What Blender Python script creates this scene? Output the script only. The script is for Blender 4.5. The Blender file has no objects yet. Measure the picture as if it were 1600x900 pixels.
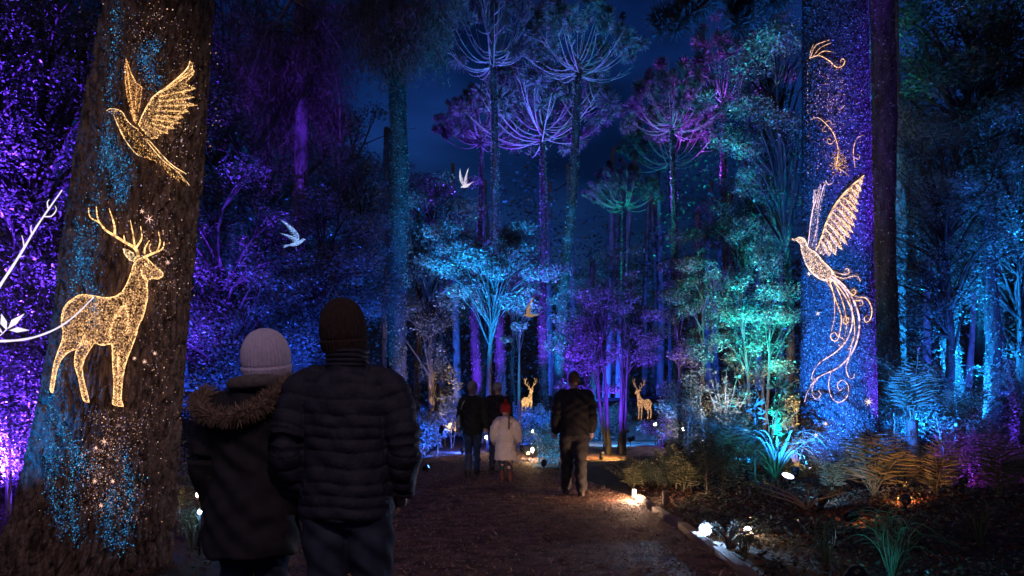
import bpy, math, random
import numpy as np
from mathutils import Vector, Matrix, Quaternion

# ------------------------------------------------------------------ camera, sky, sun, exposure
SC = bpy.context.scene
COL = SC.collection
F = 1155.0                     # focal length in pixels of the 1600 px wide photograph
CH = 1.25                      # camera height
HY = 635.0                     # horizon row
cam = bpy.data.cameras.new('camera'); cam.sensor_width = 36.0; cam.lens = 36.0 * F / 1600.0
cam.shift_y = (HY - 450.0) / 1600.0; cam.clip_start = 0.05; cam.clip_end = 600
camo = bpy.data.objects.new('camera', cam); COL.objects.link(camo)
camo.location = (0, 0, CH); camo.rotation_euler = (math.radians(90), 0, 0)
SC.camera = camo

W = bpy.data.worlds.new('World'); SC.world = W; W.use_nodes = True
wn, wl = W.node_tree.nodes, W.node_tree.links
bg = wn['Background']; bg.inputs['Strength'].default_value = 0.1
sky = wn.new('ShaderNodeTexSky'); sky.sky_type = 'NISHITA'; sky.sun_disc = False
sky.sun_elevation = math.radians(-1.0); sky.sun_rotation = math.radians(200); sky.air_density = 1.0
wtc = wn.new('ShaderNodeTexCoord')
wmap = wn.new('ShaderNodeMapping'); wmap.inputs['Scale'].default_value = (2.0, 2.0, 5.0)
wno = wn.new('ShaderNodeTexNoise'); wno.inputs['Scale'].default_value = 1.6; wno.inputs['Detail'].default_value = 5
wra = wn.new('ShaderNodeValToRGB')
wra.color_ramp.elements[0].position = 0.38; wra.color_ramp.elements[0].color = (0.011, 0.066, 0.34, 1)
wra.color_ramp.elements[1].position = 0.72; wra.color_ramp.elements[1].color = (0.07, 0.34, 1.7, 1)
wmx = wn.new('ShaderNodeMix'); wmx.data_type = 'RGBA'; wmx.blend_type = 'MULTIPLY'; wmx.inputs['Factor'].default_value = 1
wl.new(wtc.outputs['Generated'], wmap.inputs['Vector']); wl.new(wmap.outputs['Vector'], wno.inputs['Vector'])
wl.new(wno.outputs['Fac'], wra.inputs['Fac'])
wl.new(sky.outputs['Color'], wmx.inputs['A']); wl.new(wra.outputs['Color'], wmx.inputs['B'])
wl.new(wmx.outputs['Result'], bg.inputs['Color'])

sun = bpy.data.lights.new('dusk_sun', 'SUN'); sun.energy = 0.065; sun.angle = math.radians(14); sun.color = (1.0, 0.72, 0.68)
suno = bpy.data.objects.new('dusk_sun', sun); COL.objects.link(suno)
suno.rotation_euler = (math.radians(48), 0, math.radians(-20)); suno.location = (0, -10, 20)

SC.view_settings.view_transform = 'Standard'; SC.view_settings.look = 'None'
SC.view_settings.exposure = 1.5; SC.view_settings.gamma = 1.0
SC.render.engine = 'CYCLES'
cy = SC.cycles
cy.max_bounces = 4; cy.diffuse_bounces = 2; cy.glossy_bounces = 2; cy.transmission_bounces = 2; cy.transparent_max_bounces = 4
cy.sample_clamp_indirect = 1.0; cy.sample_clamp_direct = 0.0; cy.caustics_reflective = False; cy.caustics_refractive = False
cy.use_denoising = True; cy.use_light_tree = True
try: cy.denoising_prefilter = 'ACCURATE'
except Exception: pass

# ------------------------------------------------------------------ helpers
R = np.random.default_rng(11)
def P(px, py, D): return Vector(((px - 800) / F * D, D, CH - (py - HY) / F * D))
def X(px, D): return (px - 800) / F * D
def Z(py, D): return CH - (py - HY) / F * D
def sstep(a, b, x):
    t = np.clip((np.asarray(x, float) - a) / (b - a), 0, 1); return t * t * (3 - 2 * t)

def mesh_np(name, V, T, mat=None, smooth=True, glow=None):
    V = np.asarray(V, np.float32); T = np.asarray(T, np.int32)
    me = bpy.data.meshes.new(name)
    me.vertices.add(len(V)); me.vertices.foreach_set('co', V.ravel())
    me.loops.add(T.size); me.loops.foreach_set('vertex_index', T.ravel())
    k = T.shape[1]
    me.polygons.add(len(T)); me.polygons.foreach_set('loop_start', np.arange(len(T), dtype=np.int32) * k)
    me.update(calc_edges=True)
    if smooth: me.polygons.foreach_set('use_smooth', np.ones(len(T), bool))
    if glow is not None:
        a = me.attributes.new('glow', 'FLOAT_COLOR', 'POINT')
        g = np.ones((len(V), 4), np.float32); g[:, :3] = glow; a.data.foreach_set('color', g.ravel())
    if mat: me.materials.append(mat)
    return me

def link(name, me, parent=None, loc=None):
    o = bpy.data.objects.new(name, me); COL.objects.link(o)
    if parent is not None: o.parent = parent
    if loc is not None: o.location = loc
    return o

def tag(o, label=None, cat=None, group=None, kind=None):
    if label: o['label'] = label
    if cat: o['category'] = cat
    if group: o['group'] = group
    if kind: o['kind'] = kind
    return o

def empty(name, loc, label=None, cat=None, group=None, rz=0.0):
    o = bpy.data.objects.new(name, None); COL.objects.link(o); o.location = loc; o.rotation_euler = (0, 0, rz)
    o.empty_display_size = 0.1
    return tag(o, label, cat, group)

class MB:
    """collects triangles for one mesh"""
    def __init__(s): s.V = []; s.T = []; s.n = 0
    def add(s, V, T):
        V = np.asarray(V, float); T = np.asarray(T, int)
        s.V.append(V); s.T.append(T + s.n); s.n += len(V)
    def tube(s, pts, rad, seg=6, caps=True):
        p = np.asarray(pts, float); n = len(p); rad = np.broadcast_to(np.asarray(rad, float), (n,))
        t = np.gradient(p, axis=0); t /= np.linalg.norm(t, axis=1)[:, None] + 1e-9
        ref = np.array([0, 0, 1.0]) if abs(t[:, 2]).mean() < 0.85 else np.array([1.0, 0, 0])
        a = np.cross(t, ref); a /= np.linalg.norm(a, axis=1)[:, None] + 1e-9
        b = np.cross(t, a)
        th = np.linspace(0, 2 * np.pi, seg, endpoint=False)
        V = p[:, None] + rad[:, None, None] * (np.cos(th)[None, :, None] * a[:, None] + np.sin(th)[None, :, None] * b[:, None])
        s.grid(V, caps)
    def grid(s, V, caps=True):
        n, m = V.shape[:2]; V = V.reshape(-1, 3)
        i = np.arange(n - 1)[:, None] * m; j = np.arange(m)[None]; k = (np.arange(m) + 1)[None] % m
        q = np.stack([i + j, i + k, i + m + k, i + m + j], -1).reshape(-1, 4)
        T = np.concatenate([q[:, [0, 1, 2]], q[:, [0, 2, 3]]])
        if caps:
            V = np.concatenate([V, [V[:m].mean(0), V[-m:].mean(0)]])
            c0, c1 = n * m, n * m + 1; jj = np.arange(m); kk = (jj + 1) % m
            T = np.concatenate([T, np.stack([np.full(m, c0), kk, jj], -1), np.stack([np.full(m, c1), (n - 1) * m + jj, (n - 1) * m + kk], -1)])
        s.add(V, T)
    def loft(s, rings, seg=24):
        """rings of (x, y, z, rx, ry): horizontal ellipses"""
        th = np.linspace(0, 2 * np.pi, seg, endpoint=False)
        V = np.array([[(x + rx * math.cos(a), y + ry * math.sin(a), z) for a in th] for x, y, z, rx, ry in rings])
        s.grid(V)
    def ball(s, c, r, seg=16, rings=10, M=None):
        r = np.broadcast_to(np.asarray(r, float), (3,))
        th = np.linspace(0, 2 * np.pi, seg, endpoint=False); ph = np.linspace(0.08, np.pi - 0.08, rings)
        V = np.stack([np.sin(ph)[:, None] * np.cos(th), np.sin(ph)[:, None] * np.sin(th), np.repeat(-np.cos(ph)[:, None], seg, 1)], -1) * r
        if M is not None: V = V @ np.array(M.to_3x3()).T
        s.grid(V + np.asarray(c, float))
    def box(s, c, d, rz=0.0):
        x, y, z = np.asarray(d, float) / 2
        V = np.array([[sx * x, sy * y, sz * z] for sz in (-1, 1) for sx, sy in ((-1, -1), (1, -1), (1, 1), (-1, 1))])
        ca, sa = math.cos(rz), math.sin(rz)
        V = np.stack([V[:, 0] * ca - V[:, 1] * sa, V[:, 0] * sa + V[:, 1] * ca, V[:, 2]], -1) + np.asarray(c, float)
        q = np.array([[3, 2, 1, 0], [4, 5, 6, 7], [0, 1, 5, 4], [1, 2, 6, 5], [2, 3, 7, 6], [3, 0, 4, 7]])
        s.add(V, np.concatenate([q[:, [0, 1, 2]], q[:, [0, 2, 3]]]))
    def arrays(s): return np.concatenate(s.V), np.concatenate(s.T)
    def mesh(s, name, mat, smooth=True): return mesh_np(name, *s.arrays(), mat, smooth)

def spline(pts, n=None, k=8):
    p = np.asarray(pts, float)
    if len(p) < 3: 
        t = np.linspace(0, 1, n or k + 1)[:, None]; return p[0] * (1 - t) + p[-1] * t
    q = np.concatenate([[2 * p[0] - p[1]], p, [2 * p[-1] - p[-2]]]); out = []
    for i in range(1, len(q) - 2):
        t = np.linspace(0, 1, k, endpoint=False)[:, None]; a, b, c, d = q[i - 1], q[i], q[i + 1], q[i + 2]
        out.append(0.5 * (2 * b + (c - a) * t + (2 * a - 5 * b + 4 * c - d) * t ** 2 + (3 * b - a - 3 * c + d) * t ** 3))
    o = np.concatenate(out + [p[-1:]])
    if n:
        s = np.concatenate([[0], np.cumsum(np.linalg.norm(np.diff(o, axis=0), axis=1))]); u = np.linspace(0, s[-1], n)
        o = np.stack([np.interp(u, s, o[:, i]) for i in range(o.shape[1])], -1)
    return o

def unit(v): return v / (np.linalg.norm(v, axis=-1, keepdims=True) + 1e-9)
def leaves(C, L, Wd, u=None, nrm=None, fold=0.15, flat=0.6, droop=0.15):
    """folded diamond leaves: centres C, lengths L, widths Wd -> V, T"""
    n = len(C); L = np.broadcast_to(L, (n,))[:, None]; Wd = np.broadcast_to(Wd, (n,))[:, None]
    if u is None:
        a = R.uniform(0, 2 * np.pi, n); u = np.stack([np.cos(a), np.sin(a), R.normal(-droop, 0.45, n)], -1)
    u = unit(u)
    if nrm is None:
        nrm = R.normal(0, 1, (n, 3)); nrm[:, 2] = np.abs(nrm[:, 2]) + flat
    v = unit(np.cross(nrm, u)); w = np.cross(u, v)
    V = np.stack([C - u * L / 2, C + v * Wd / 2 + w * Wd * fold - u * L * 0.08, C + u * L / 2, C - v * Wd / 2 + w * Wd * fold - u * L * 0.08], 1).reshape(-1, 3)
    i = np.arange(n)[:, None] * 4
    T = np.concatenate([i + [0, 2, 1], i + [0, 3, 2]])
    return V, T

# ------------------------------------------------------------------ materials
def mat(name, c1, c2=None, rough=0.7, scale=8.0, bump=0.0, bscale=40.0, stretch=(1, 1, 1), spec=0.3, island=False, trans=0.0, detail=6, metal=0.0, sheen=0.0):
    m = bpy.data.materials.new(name); m.use_nodes = True
    nt = m.node_tree; N, Lk = nt.nodes, nt.links; b = N['Principled BSDF']
    b.inputs['Roughness'].default_value = rough; b.inputs['Specular IOR Level'].default_value = spec; b.inputs['Metallic'].default_value = metal
    b.inputs['Base Color'].default_value = (*c1, 1)
    if sheen: b.inputs['Sheen Weight'].default_value = sheen
    tc = N.new('ShaderNodeTexCoord'); mp = N.new('ShaderNodeMapping'); mp.inputs['Scale'].default_value = stretch
    Lk.new(tc.outputs['Object'], mp.inputs['Vector'])
    if c2 is not None:
        mx = N.new('ShaderNodeMix'); mx.data_type = 'RGBA'
        mx.inputs['A'].default_value = (*c1, 1); mx.inputs['B'].default_value = (*c2, 1)
        if island:
            g = N.new('ShaderNodeNewGeometry'); Lk.new(g.outputs['Random Per Island'], mx.inputs['Factor'])
        else:
            no = N.new('ShaderNodeTexNoise'); no.inputs['Scale'].default_value = scale; no.inputs['Detail'].default_value = detail
            rp = N.new('ShaderNodeValToRGB'); rp.color_ramp.elements[0].position = 0.35; rp.color_ramp.elements[1].position = 0.65
            Lk.new(mp.outputs['Vector'], no.inputs['Vector']); Lk.new(no.outputs['Fac'], rp.inputs['Fac']); Lk.new(rp.outputs['Color'], mx.inputs['Factor'])
        Lk.new(mx.outputs['Result'], b.inputs['Base Color'])
    if bump:
        n2 = N.new('ShaderNodeTexNoise'); n2.inputs['Scale'].default_value = bscale; n2.inputs['Detail'].default_value = 8; n2.inputs['Roughness'].default_value = 0.65
        bp = N.new('ShaderNodeBump'); bp.inputs['Strength'].default_value = bump; bp.inputs['Distance'].default_value = 0.035
        Lk.new(mp.outputs['Vector'], n2.inputs['Vector']); Lk.new(n2.outputs['Fac'], bp.inputs['Height']); Lk.new(bp.outputs['Normal'], b.inputs['Normal'])
    if trans:
        tr = N.new('ShaderNodeBsdfTranslucent'); ms = N.new('ShaderNodeMixShader'); ms.inputs['Fac'].default_value = trans
        if c2 is not None: Lk.new(mx.outputs['Result'], tr.inputs['Color'])
        else: tr.inputs['Color'].default_value = (*c1, 1)
        Lk.new(b.outputs['BSDF'], ms.inputs[1]); Lk.new(tr.outputs['BSDF'], ms.inputs[2]); Lk.new(ms.outputs['Shader'], N['Material Output'].inputs['Surface'])
    return m

def emi(name, color, strength, attr=False, mottle=None):
    m = bpy.data.materials.new(name); m.use_nodes = True; nt = m.node_tree; N, Lk = nt.nodes, nt.links
    N.remove(N['Principled BSDF']); e = N.new('ShaderNodeEmission'); e.inputs['Color'].default_value = (*color, 1); e.inputs['Strength'].default_value = strength
    Lk.new(e.outputs['Emission'], N['Material Output'].inputs['Surface'])
    if attr:
        a = N.new('ShaderNodeAttribute'); a.attribute_name = 'glow'; Lk.new(a.outputs['Color'], e.inputs['Color'])
    if mottle:
        tc = N.new('ShaderNodeTexCoord'); no = N.new('ShaderNodeTexNoise'); no.inputs['Scale'].default_value = mottle; no.inputs['Detail'].default_value = 3
        mr = N.new('ShaderNodeMapRange'); mr.inputs['From Min'].default_value = 0.38; mr.inputs['From Max'].default_value = 0.66
        mr.inputs['To Min'].default_value = strength * 0.12; mr.inputs['To Max'].default_value = strength
        Lk.new(tc.outputs['Object'], no.inputs['Vector']); Lk.new(no.outputs['Fac'], mr.inputs['Value']); Lk.new(mr.outputs['Result'], e.inputs['Strength'])
    m.cycles.emission_sampling = 'NONE'
    return m

M_leaf = mat('leaf_green', (0.04, 0.065, 0.04), (0.14, 0.17, 0.12), 0.30, island=True, trans=0.25, spec=0.7)
M_leaf2 = mat('leaf_grey_green', (0.06, 0.08, 0.065), (0.22, 0.24, 0.21), 0.30, island=True, trans=0.25, spec=0.7)
M_needle = mat('needle_green', (0.04, 0.055, 0.04), (0.12, 0.135, 0.11), 0.55, island=True, trans=0.1, spec=0.4)
M_brownleaf = mat('conifer_brown_green', (0.06, 0.05, 0.035), (0.12, 0.09, 0.06), 0.6, island=True, trans=0.15)
M_fern = mat('fern_green', (0.07, 0.09, 0.045), (0.17, 0.17, 0.10), 0.5, island=True, trans=0.3)
M_bark = mat('bark', (0.10, 0.085, 0.075), (0.22, 0.19, 0.17), 0.9, scale=6, bump=0.9, bscale=22, stretch=(1, 1, 0.35))
M_bark1 = mat('bark_giant', (0.07, 0.045, 0.035), (0.36, 0.25, 0.20), 0.8, scale=26, bump=1.0, bscale=70, stretch=(1, 1, 0.35), detail=10)
M_barkdark = mat('bark_dark', (0.03, 0.027, 0.025), (0.085, 0.075, 0.07), 0.9, scale=9, bump=1.0, bscale=24, stretch=(1, 1, 0.3))
M_bark2 = mat('bark_mossy', (0.015, 0.015, 0.016), (0.075, 0.075, 0.072), 0.85, scale=22, bump=1.0, bscale=45, stretch=(1, 1, 0.6))
M_twig = mat('twig', (0.14, 0.12, 0.10), (0.22, 0.19, 0.16), 0.8)
M_ground = mat('soil', (0.025, 0.02, 0.016), (0.06, 0.045, 0.035), 0.95, scale=5, bump=1.0, bscale=30)
M_path = mat('path_grit', (0.05, 0.025, 0.016), (0.22, 0.115, 0.072), 0.78, scale=5, bump=1.0, bscale=34, detail=12, spec=0.35)
M_chip = mat('wood_chip', (0.06, 0.033, 0.02), (0.5, 0.32, 0.21), 0.75, island=True)
M_litter = mat('leaf_litter', (0.03, 0.016, 0.011), (0.15, 0.065, 0.032), 0.7, island=True, trans=0.15)
M_wood = mat('edging_timber', (0.12, 0.08, 0.055), (0.26, 0.19, 0.14), 0.8, scale=5, bump=0.5, bscale=30, stretch=(1, 0.15, 1))
M_black = mat('black_metal', (0.02, 0.02, 0.022), None, 0.4, metal=0.6)
M_stone = mat('stone', (0.07, 0.065, 0.06), (0.16, 0.15, 0.14), 0.9, scale=6, bump=0.7)

# ------------------------------------------------------------------ ground
def pathc(y):           # centre line and half width of the main path
    y = np.asarray(y, float)
    c = np.interp(y, [-8, 0, 10, 16, 22, 28, 60], [-0.25, -0.25, -0.2, -0.75, -1.1, -1.6, -3])
    w = np.interp(y, [-8, 0, 10, 16, 22, 28, 60], [1.95, 1.95, 1.85, 1.3, 1.15, 1.0, 0.7])
    return c, w
side_path = np.array([(-0.3, 16.6), (1.6, 17.8), (3.4, 19.4), (4.2, 21.4), (3.4, 23.0), (2.2, 24.0), (3.0, 25.2), (5.6, 25.6), (9.5, 26.0)])
SPL = spline(side_path, 60)
def hgt(x, y):
    x = np.asarray(x, float); y = np.asarray(y, float)
    c, w = pathc(y); d = np.abs(x - c) - w
    d2 = np.sqrt(((x[..., None] - SPL[:, 0]) ** 2 + (y[..., None] - SPL[:, 1]) ** 2).min(-1)) - 0.9
    off = sstep(0.25, 3.0, np.minimum(d, d2))
    h = off * (0.10 + 0.75 * sstep(17, 32, y) + 0.5 * sstep(6, 14, np.abs(x)))
    h += off * (0.05 * np.sin(x * 1.7 + y * 0.6) + 0.04 * np.sin(y * 2.3 - x * 0.9))
    h += 0.9 * sstep(28, 40, y)
    return h
def gz(x, y): return float(hgt(np.array([x]), np.array([y]))[0])

gx = np.concatenate([np.linspace(-90, -14, 20), np.linspace(-13, 16, 150), np.linspace(17, 90, 20)])
gy = np.concatenate([np.linspace(-14, 2, 12), np.linspace(2.3, 34, 150), np.linspace(35, 160, 26)])
GX, GY = np.meshgrid(gx, gy, indexing='ij')
GV = np.stack([GX, GY, hgt(GX, GY)], -1)
n, m_ = GX.shape; i = np.arange(n - 1)[:, None] * m_ + np.arange(m_ - 1)[None]
GT = np.stack([i, i + m_, i + m_ + 1, i + 1], -1).reshape(-1, 4)
tag(link('ground', mesh_np('ground', GV.reshape(-1, 3), GT, M_ground)), 'dark soil ground under the night forest', kind='structure')
def ribbon(name, cl, hw, z, mt, label):
    cl = np.asarray(cl, float); t = unit(np.gradient(cl, axis=0)); nn = np.stack([t[:, 1], -t[:, 0]], -1)
    k = np.linspace(-1, 1, 9); n = len(cl)
    wob = R.normal(0, 0.03, (n, 2))
    XY = cl[:, None] + nn[:, None] * k[None, :, None] * np.broadcast_to(hw, (n,))[:, None, None]
    XY[:, 0] += wob; XY[:, -1] -= wob
    Vv = np.concatenate([XY, np.zeros((n, 9, 1)) + z], -1)
    i = np.arange(n - 1)[:, None] * 9 + np.arange(8)[None]
    return tag(link(name, mesh_np(name, Vv.reshape(-1, 3), np.stack([i, i + 1, i + 10, i + 9], -1).reshape(-1, 4), mt)), label, kind='structure')
yy = np.linspace(-6, 30, 90); pc, pw = pathc(yy)
ribbon('path', np.stack([pc, yy], -1), pw, 0.012, M_path, 'wide brown grit path running into the forest')
ribbon('side_path', SPL, 0.75, 0.017, M_path, 'narrow winding side path curving through the planting')
hx = np.linspace(-120, 120, 90)
hv = []
for k, (yy_, zf) in enumerate([(58, 0.0), (66, 0.55), (80, 1.0), (120, 0.9)]):
    hv.append(np.stack([hx, np.full(90, yy_) + 3 * np.sin(hx * 0.1), 0.5 + zf * (11 + 5 * sstep(6, 40, np.abs(hx + 2)) + 1.6 * np.sin(hx * 0.23) + 1.1 * np.sin(hx * 0.61))], -1))
hv = np.array(hv); i = np.arange(3)[:, None] * 90 + np.arange(89)[None]
M_hill = mat('wooded_hill', (0.02, 0.028, 0.02), (0.05, 0.06, 0.045), 0.95, scale=0.8, bump=1, bscale=4)
tag(link('hill', mesh_np('hill', hv.reshape(-1, 3), np.stack([i, i + 1, i + 91, i + 90], -1).reshape(-1, 4), M_hill)), 'dark wooded hill behind all the trees', kind='structure')

# chips on the path, litter off the path
n = 42000; yv = 3.0 + 17 * R.random(n) ** 1.7; c_, w_ = pathc(yv); xv = c_ + w_ * R.uniform(-1, 1, n)
Vv, Tt = leaves(np.stack([xv, yv, 0.02 + 0.006 * R.random(n)], -1), 0.010 + 0.045 * R.random(n) ** 3, 0.006 + 0.010 * R.random(n), fold=0.3, flat=1.5, droop=0)
link('wood_chips', mesh_np('wood_chips', Vv, Tt, M_chip, False)).update_tag(); tag(bpy.data.objects['wood_chips'], 'loose wood chips and grit scattered over the path', kind='stuff')
n = 520; yv = 4.0 + 9 * R.random(n); c_, w_ = pathc(yv); xv = c_ + w_ * R.uniform(-1, 1, n)
Vv, Tt = leaves(np.stack([xv, yv, 0.026 + 0.012 * R.random(n)], -1), 0.05 + 0.11 * R.random(n), 0.006 + 0.014 * R.random(n), fold=0.5, flat=2, droop=0)
tag(link('fallen_needles', mesh_np('fallen_needles', Vv, Tt, M_chip, False)), 'long fallen needles lying on the path', kind='stuff')
n = 16000; xv = R.uniform(1.8, 9, n); yv = 3.5 + 12 * R.random(n); zv = hgt(xv, yv)
Vv, Tt = leaves(np.stack([xv, yv, zv + 0.01 + 0.05 * R.random(n)], -1), 0.03 + 0.05 * R.random(n), 0.02 + 0.025 * R.random(n), flat=0.8)
k1 = link('leaf_litter', mesh_np('leaf_litter', Vv, Tt, M_litter, False)); tag(k1, 'rust brown leaf litter under the ferns', kind='stuff')
n = 9000; xv = R.uniform(-7, -2.2, n); yv = 3.5 + 12 * R.random(n); zv = hgt(xv, yv)
Vv, Tt = leaves(np.stack([xv, yv, zv + 0.01 + 0.06 * R.random(n)], -1), 0.03 + 0.05 * R.random(n), 0.02 + 0.025 * R.random(n), flat=0.8)
tag(link('leaf_litter', mesh_np('leaf_litter', Vv, Tt, M_litter, False)), 'brown leaf litter round the great trunk', kind='stuff')

# ------------------------------------------------------------------ lamps
can = MB(); th = np.linspace(0, 2 * np.pi, 18, endpoint=False)
prof = [(0.001, -0.11), (0.020, -0.11), (0.045, -0.10), (0.052, -0.05), (0.052, 0.0), (0.056, 0.0), (0.058, 0.055), (0.054, 0.055), (0.050, 0.004)]
can.grid(np.array([[(r * math.cos(a), r * math.sin(a), -z) for a in th] for r, z in prof]), caps=False)
ME_can = can.mesh('housing', M_black)
ln = MB(); ln.grid(np.array([[(r * math.cos(a), r * math.sin(a), z) for a in th] for r, z in [(0.001, -0.010), (0.03, -0.009), (0.046, -0.004)]]), caps=False)
ME_lens = ln.mesh('lens', None)
sk = MB(); sk.tube([(0, 0, -0.12), (0, 0, 0.0)], [0.004, 0.012], 8); sk.box((0, 0, 0.02), (0.03, 0.09, 0.02))
ME_stake = sk.mesh('stake', M_black)
LENS = {}
def lamp(loc, target, color, power, cone, label, blend=0.8, size=0.012, up=0.12, lens=1.6, ground=True):
    """one spotlight on a stake: housing, lens, stake and its own light"""
    x, y = loc[0], loc[1]; g = gz(x, y) if ground else 0.0
    base = Vector((x, y, g)); head = Vector((0, 0, (up if len(loc) < 3 else loc[2] - g)))
    r = empty('garden_spotlight', base, label, 'spotlight', 'spotlights staked among the plants')
    d = (Vector(target) - (base + head)).normalized(); q = d.to_track_quat('-Z', 'Y')
    h = link('housing', ME_can, r, head); h.rotation_mode = 'QUATERNION'; h.rotation_quaternion = q
    key = tuple(color)
    if key not in LENS:
        me = ME_lens.copy(); me.materials.clear(); mm = emi('lens_glow', tuple(0.1 + 0.9 * c for c in color), lens); mm.cycles.emission_sampling = 'NONE'
        me.materials.append(mm); LENS[key] = me
    l = link('lens', LENS[key], r, head); l.rotation_mode = 'QUATERNION'; l.rotation_quaternion = q
    s = link('stake', ME_stake, r, (0, 0, 0)); s.scale = (1, 1, max(0.3, (head.z - 0.03) / 0.03)) if head.z < 0.1 else (1, 1, 1)
    if head.z >= 0.1:
        s.location = (0, 0, head.z - 0.06)
    ld = bpy.data.lights.new('beam', 'SPOT'); ld.color = color; ld.energy = power; ld.spot_size = math.radians(cone); ld.spot_blend = blend; ld.shadow_soft_size = size
    lo = bpy.data.objects.new('beam', ld); COL.objects.link(lo); lo.parent = r
    lo.location = head + d * 0.022; lo.rotation_mode = 'QUATERNION'; lo.rotation_quaternion = q
    return r
BLUE = (0.02, 0.12, 1.0); DEEP = (0.02, 0.09, 1.0); CYAN = (0.01, 0.28, 1.0); TEAL = (0.0, 0.60, 0.56); VIO = (0.13, 0.03, 1.0); MAG = (0.36, 0.04, 1.0); AMB = (1.0, 0.55, 0.16); WARM = (1.0, 0.72, 0.45); LAV = (0.6, 0.55, 1.0)

# ------------------------------------------------------------------ the two great trunks and the light drawings on them
def worley(u, v, nu, seed):
    rg = np.random.default_rng(seed); J = rg.random((nu, 256, 2)); iu = np.floor(u).astype(int); iv = np.floor(v).astype(int)
    f1 = np.full(u.shape, 9.0); f2 = f1.copy(); cid = np.zeros(u.shape); Hh = rg.random((nu, 256))
    for a in (-1, 0, 1):
        for b in (-1, 0, 1):
            j = J[(iu + a) % nu, (iv + b) % 256]; d = (iu + a + j[..., 0] - u) ** 2 + (iv + b + j[..., 1] - v) ** 2
            nw = d < f1; f2 = np.where(nw, f1, np.minimum(f2, d)); cid = np.where(nw, Hh[(iu + a) % nu, (iv + b) % 256], cid); f1 = np.where(nw, d, f1)
    return np.sqrt(f1), np.sqrt(f2), cid
class Trunk:
    def __init__(s, cyy, ax, rad, relief, hi): s.cy = cyy; s.ax = ax; s.rad = rad; s.relief = relief; s.hi = hi
    def surf(s, th, z, off=0.0):
        r = s.rad(z) + s.relief(th, z) + off
        return np.stack([s.ax(z) + r * np.cos(th), s.cy + r * np.sin(th), z], -1)
    def mapx(s, px, py, off=0.006):
        px = np.asarray(px, float); py = np.asarray(py, float); D = np.full(px.shape, s.cy - 0.3)
        for _ in range(9):
            x = (px - 800) / F * D; z = CH - (py - HY) / F * D; r = s.rad(z) + s.hi(z) + off
            D = s.cy - np.sqrt(np.maximum(r * r - (x - s.ax(z)) ** 2, (0.42 * r) ** 2))
        x = (px - 800) / F * D; z = CH - (py - HY) / F * D
        return np.stack([x, D, z], -1)
    def mesh(s, name, nth, zs, mt):
        th = np.linspace(0, 2 * np.pi, nth, endpoint=False); TH, ZZ = np.meshgrid(th, zs)
        mb = MB(); mb.grid(s.surf(TH, ZZ)); return mb.mesh(name, mt)
def rel1(th, z):
    u = (th % (2 * np.pi)) / (2 * np.pi); w = 0.6 * np.sin(z * 3.1 + 4 * np.sin(u * 12.57)) + 0.35 * np.sin(z * 9.7 + u * 25.1)
    a1, a2, c = worley(u * 74 + 0.7 * w, z / 0.26 + 20 + 0.3 * np.sin(u * 60), 74, 3)
    b1, b2, cb = worley(u * 130, z / 0.05 + 20, 130, 5)
    plate = sstep(0.0, 0.30, a2 - a1)
    butt = 0.05 * np.sin(u * 6.283 * 5 + 1) * np.exp(-np.maximum(z, 0) / 0.9)
    return 0.040 * plate * (0.45 + 0.55 * c) + 0.012 * plate * sstep(0.0, 0.4, b2 - b1) + butt + 0.012 * np.sin(z * 2.3 + u * 12.6)
T1 = Trunk(5.6, lambda z: -3.17 + 0.117 * np.asarray(z) - 0.07 * np.exp(-np.maximum(z, -0.2) / 0.45), lambda z: 0.487 - 0.034 * np.asarray(z) + 0.05 * np.exp(-np.maximum(z, -0.2) / 0.3), rel1, lambda z: 0.068 + 0.05 * np.exp(-np.maximum(z, 0) / 0.9))
def rel2(th, z):
    u = (th % (2 * np.pi)) / (2 * np.pi)
    a1, a2, c = worley(u * 60 + 0.5 * np.sin(z * 5), z / 0.11 + 20, 60, 8)
    return 0.016 * sstep(0.0, 0.4, a2 - a1) * (0.5 + c) + 0.012 * np.sin(u * 44) * np.sin(z * 1.1)
T2 = Trunk(12.6, lambda z: 5.564 - 0.008 * np.asarray(z), lambda z: 0.60 - 0.013 * np.asarray(z) + 0.16 * np.exp(-np.maximum(z, -0.3) / 0.3), rel2, lambda z: 0.03 + 0 * z)

tree1 = empty('giant_tree', (0, 0, 0), 'huge leaning tree trunk with furrowed bark carrying the golden deer and bird', 'tree')
link('trunk', T1.mesh('trunk', 400, np.concatenate([np.linspace(-0.15, 4.9, 500), np.linspace(4.95, 12, 60)]), M_bark1), tree1)
tree2 = empty('giant_tree', (0, 0, 0), 'huge upright mossy trunk washed blue and violet carrying the long tailed bird', 'tree')
link('trunk', T2.mesh('trunk', 190, np.concatenate([np.linspace(-0.2, 8.6, 360), np.linspace(8.7, 15, 40)]), M_bark2), tree2)
n = 24000; th = R.uniform(np.pi, 2 * np.pi, n) + R.normal(0, 0.15, n); zv = R.uniform(0.0, 8.8, n)
C_ = T2.surf(th, zv, 0.004); nr = np.stack([np.cos(th), np.sin(th), 0 * th], -1) + R.normal(0, 0.6, (n, 3))
Vv, Tt = leaves(C_, 0.015 + 0.025 * R.random(n) ** 2, 0.010 + 0.014 * R.random(n), u=R.normal(0, 1, (n, 3)), nrm=nr)
M_moss = mat('moss', (0.02, 0.025, 0.02), (0.34, 0.36, 0.32), 0.5, island=True, spec=0.5)
tag(link('moss', mesh_np('moss', Vv, Tt, M_moss, False), tree2), kind='stuff')

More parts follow.
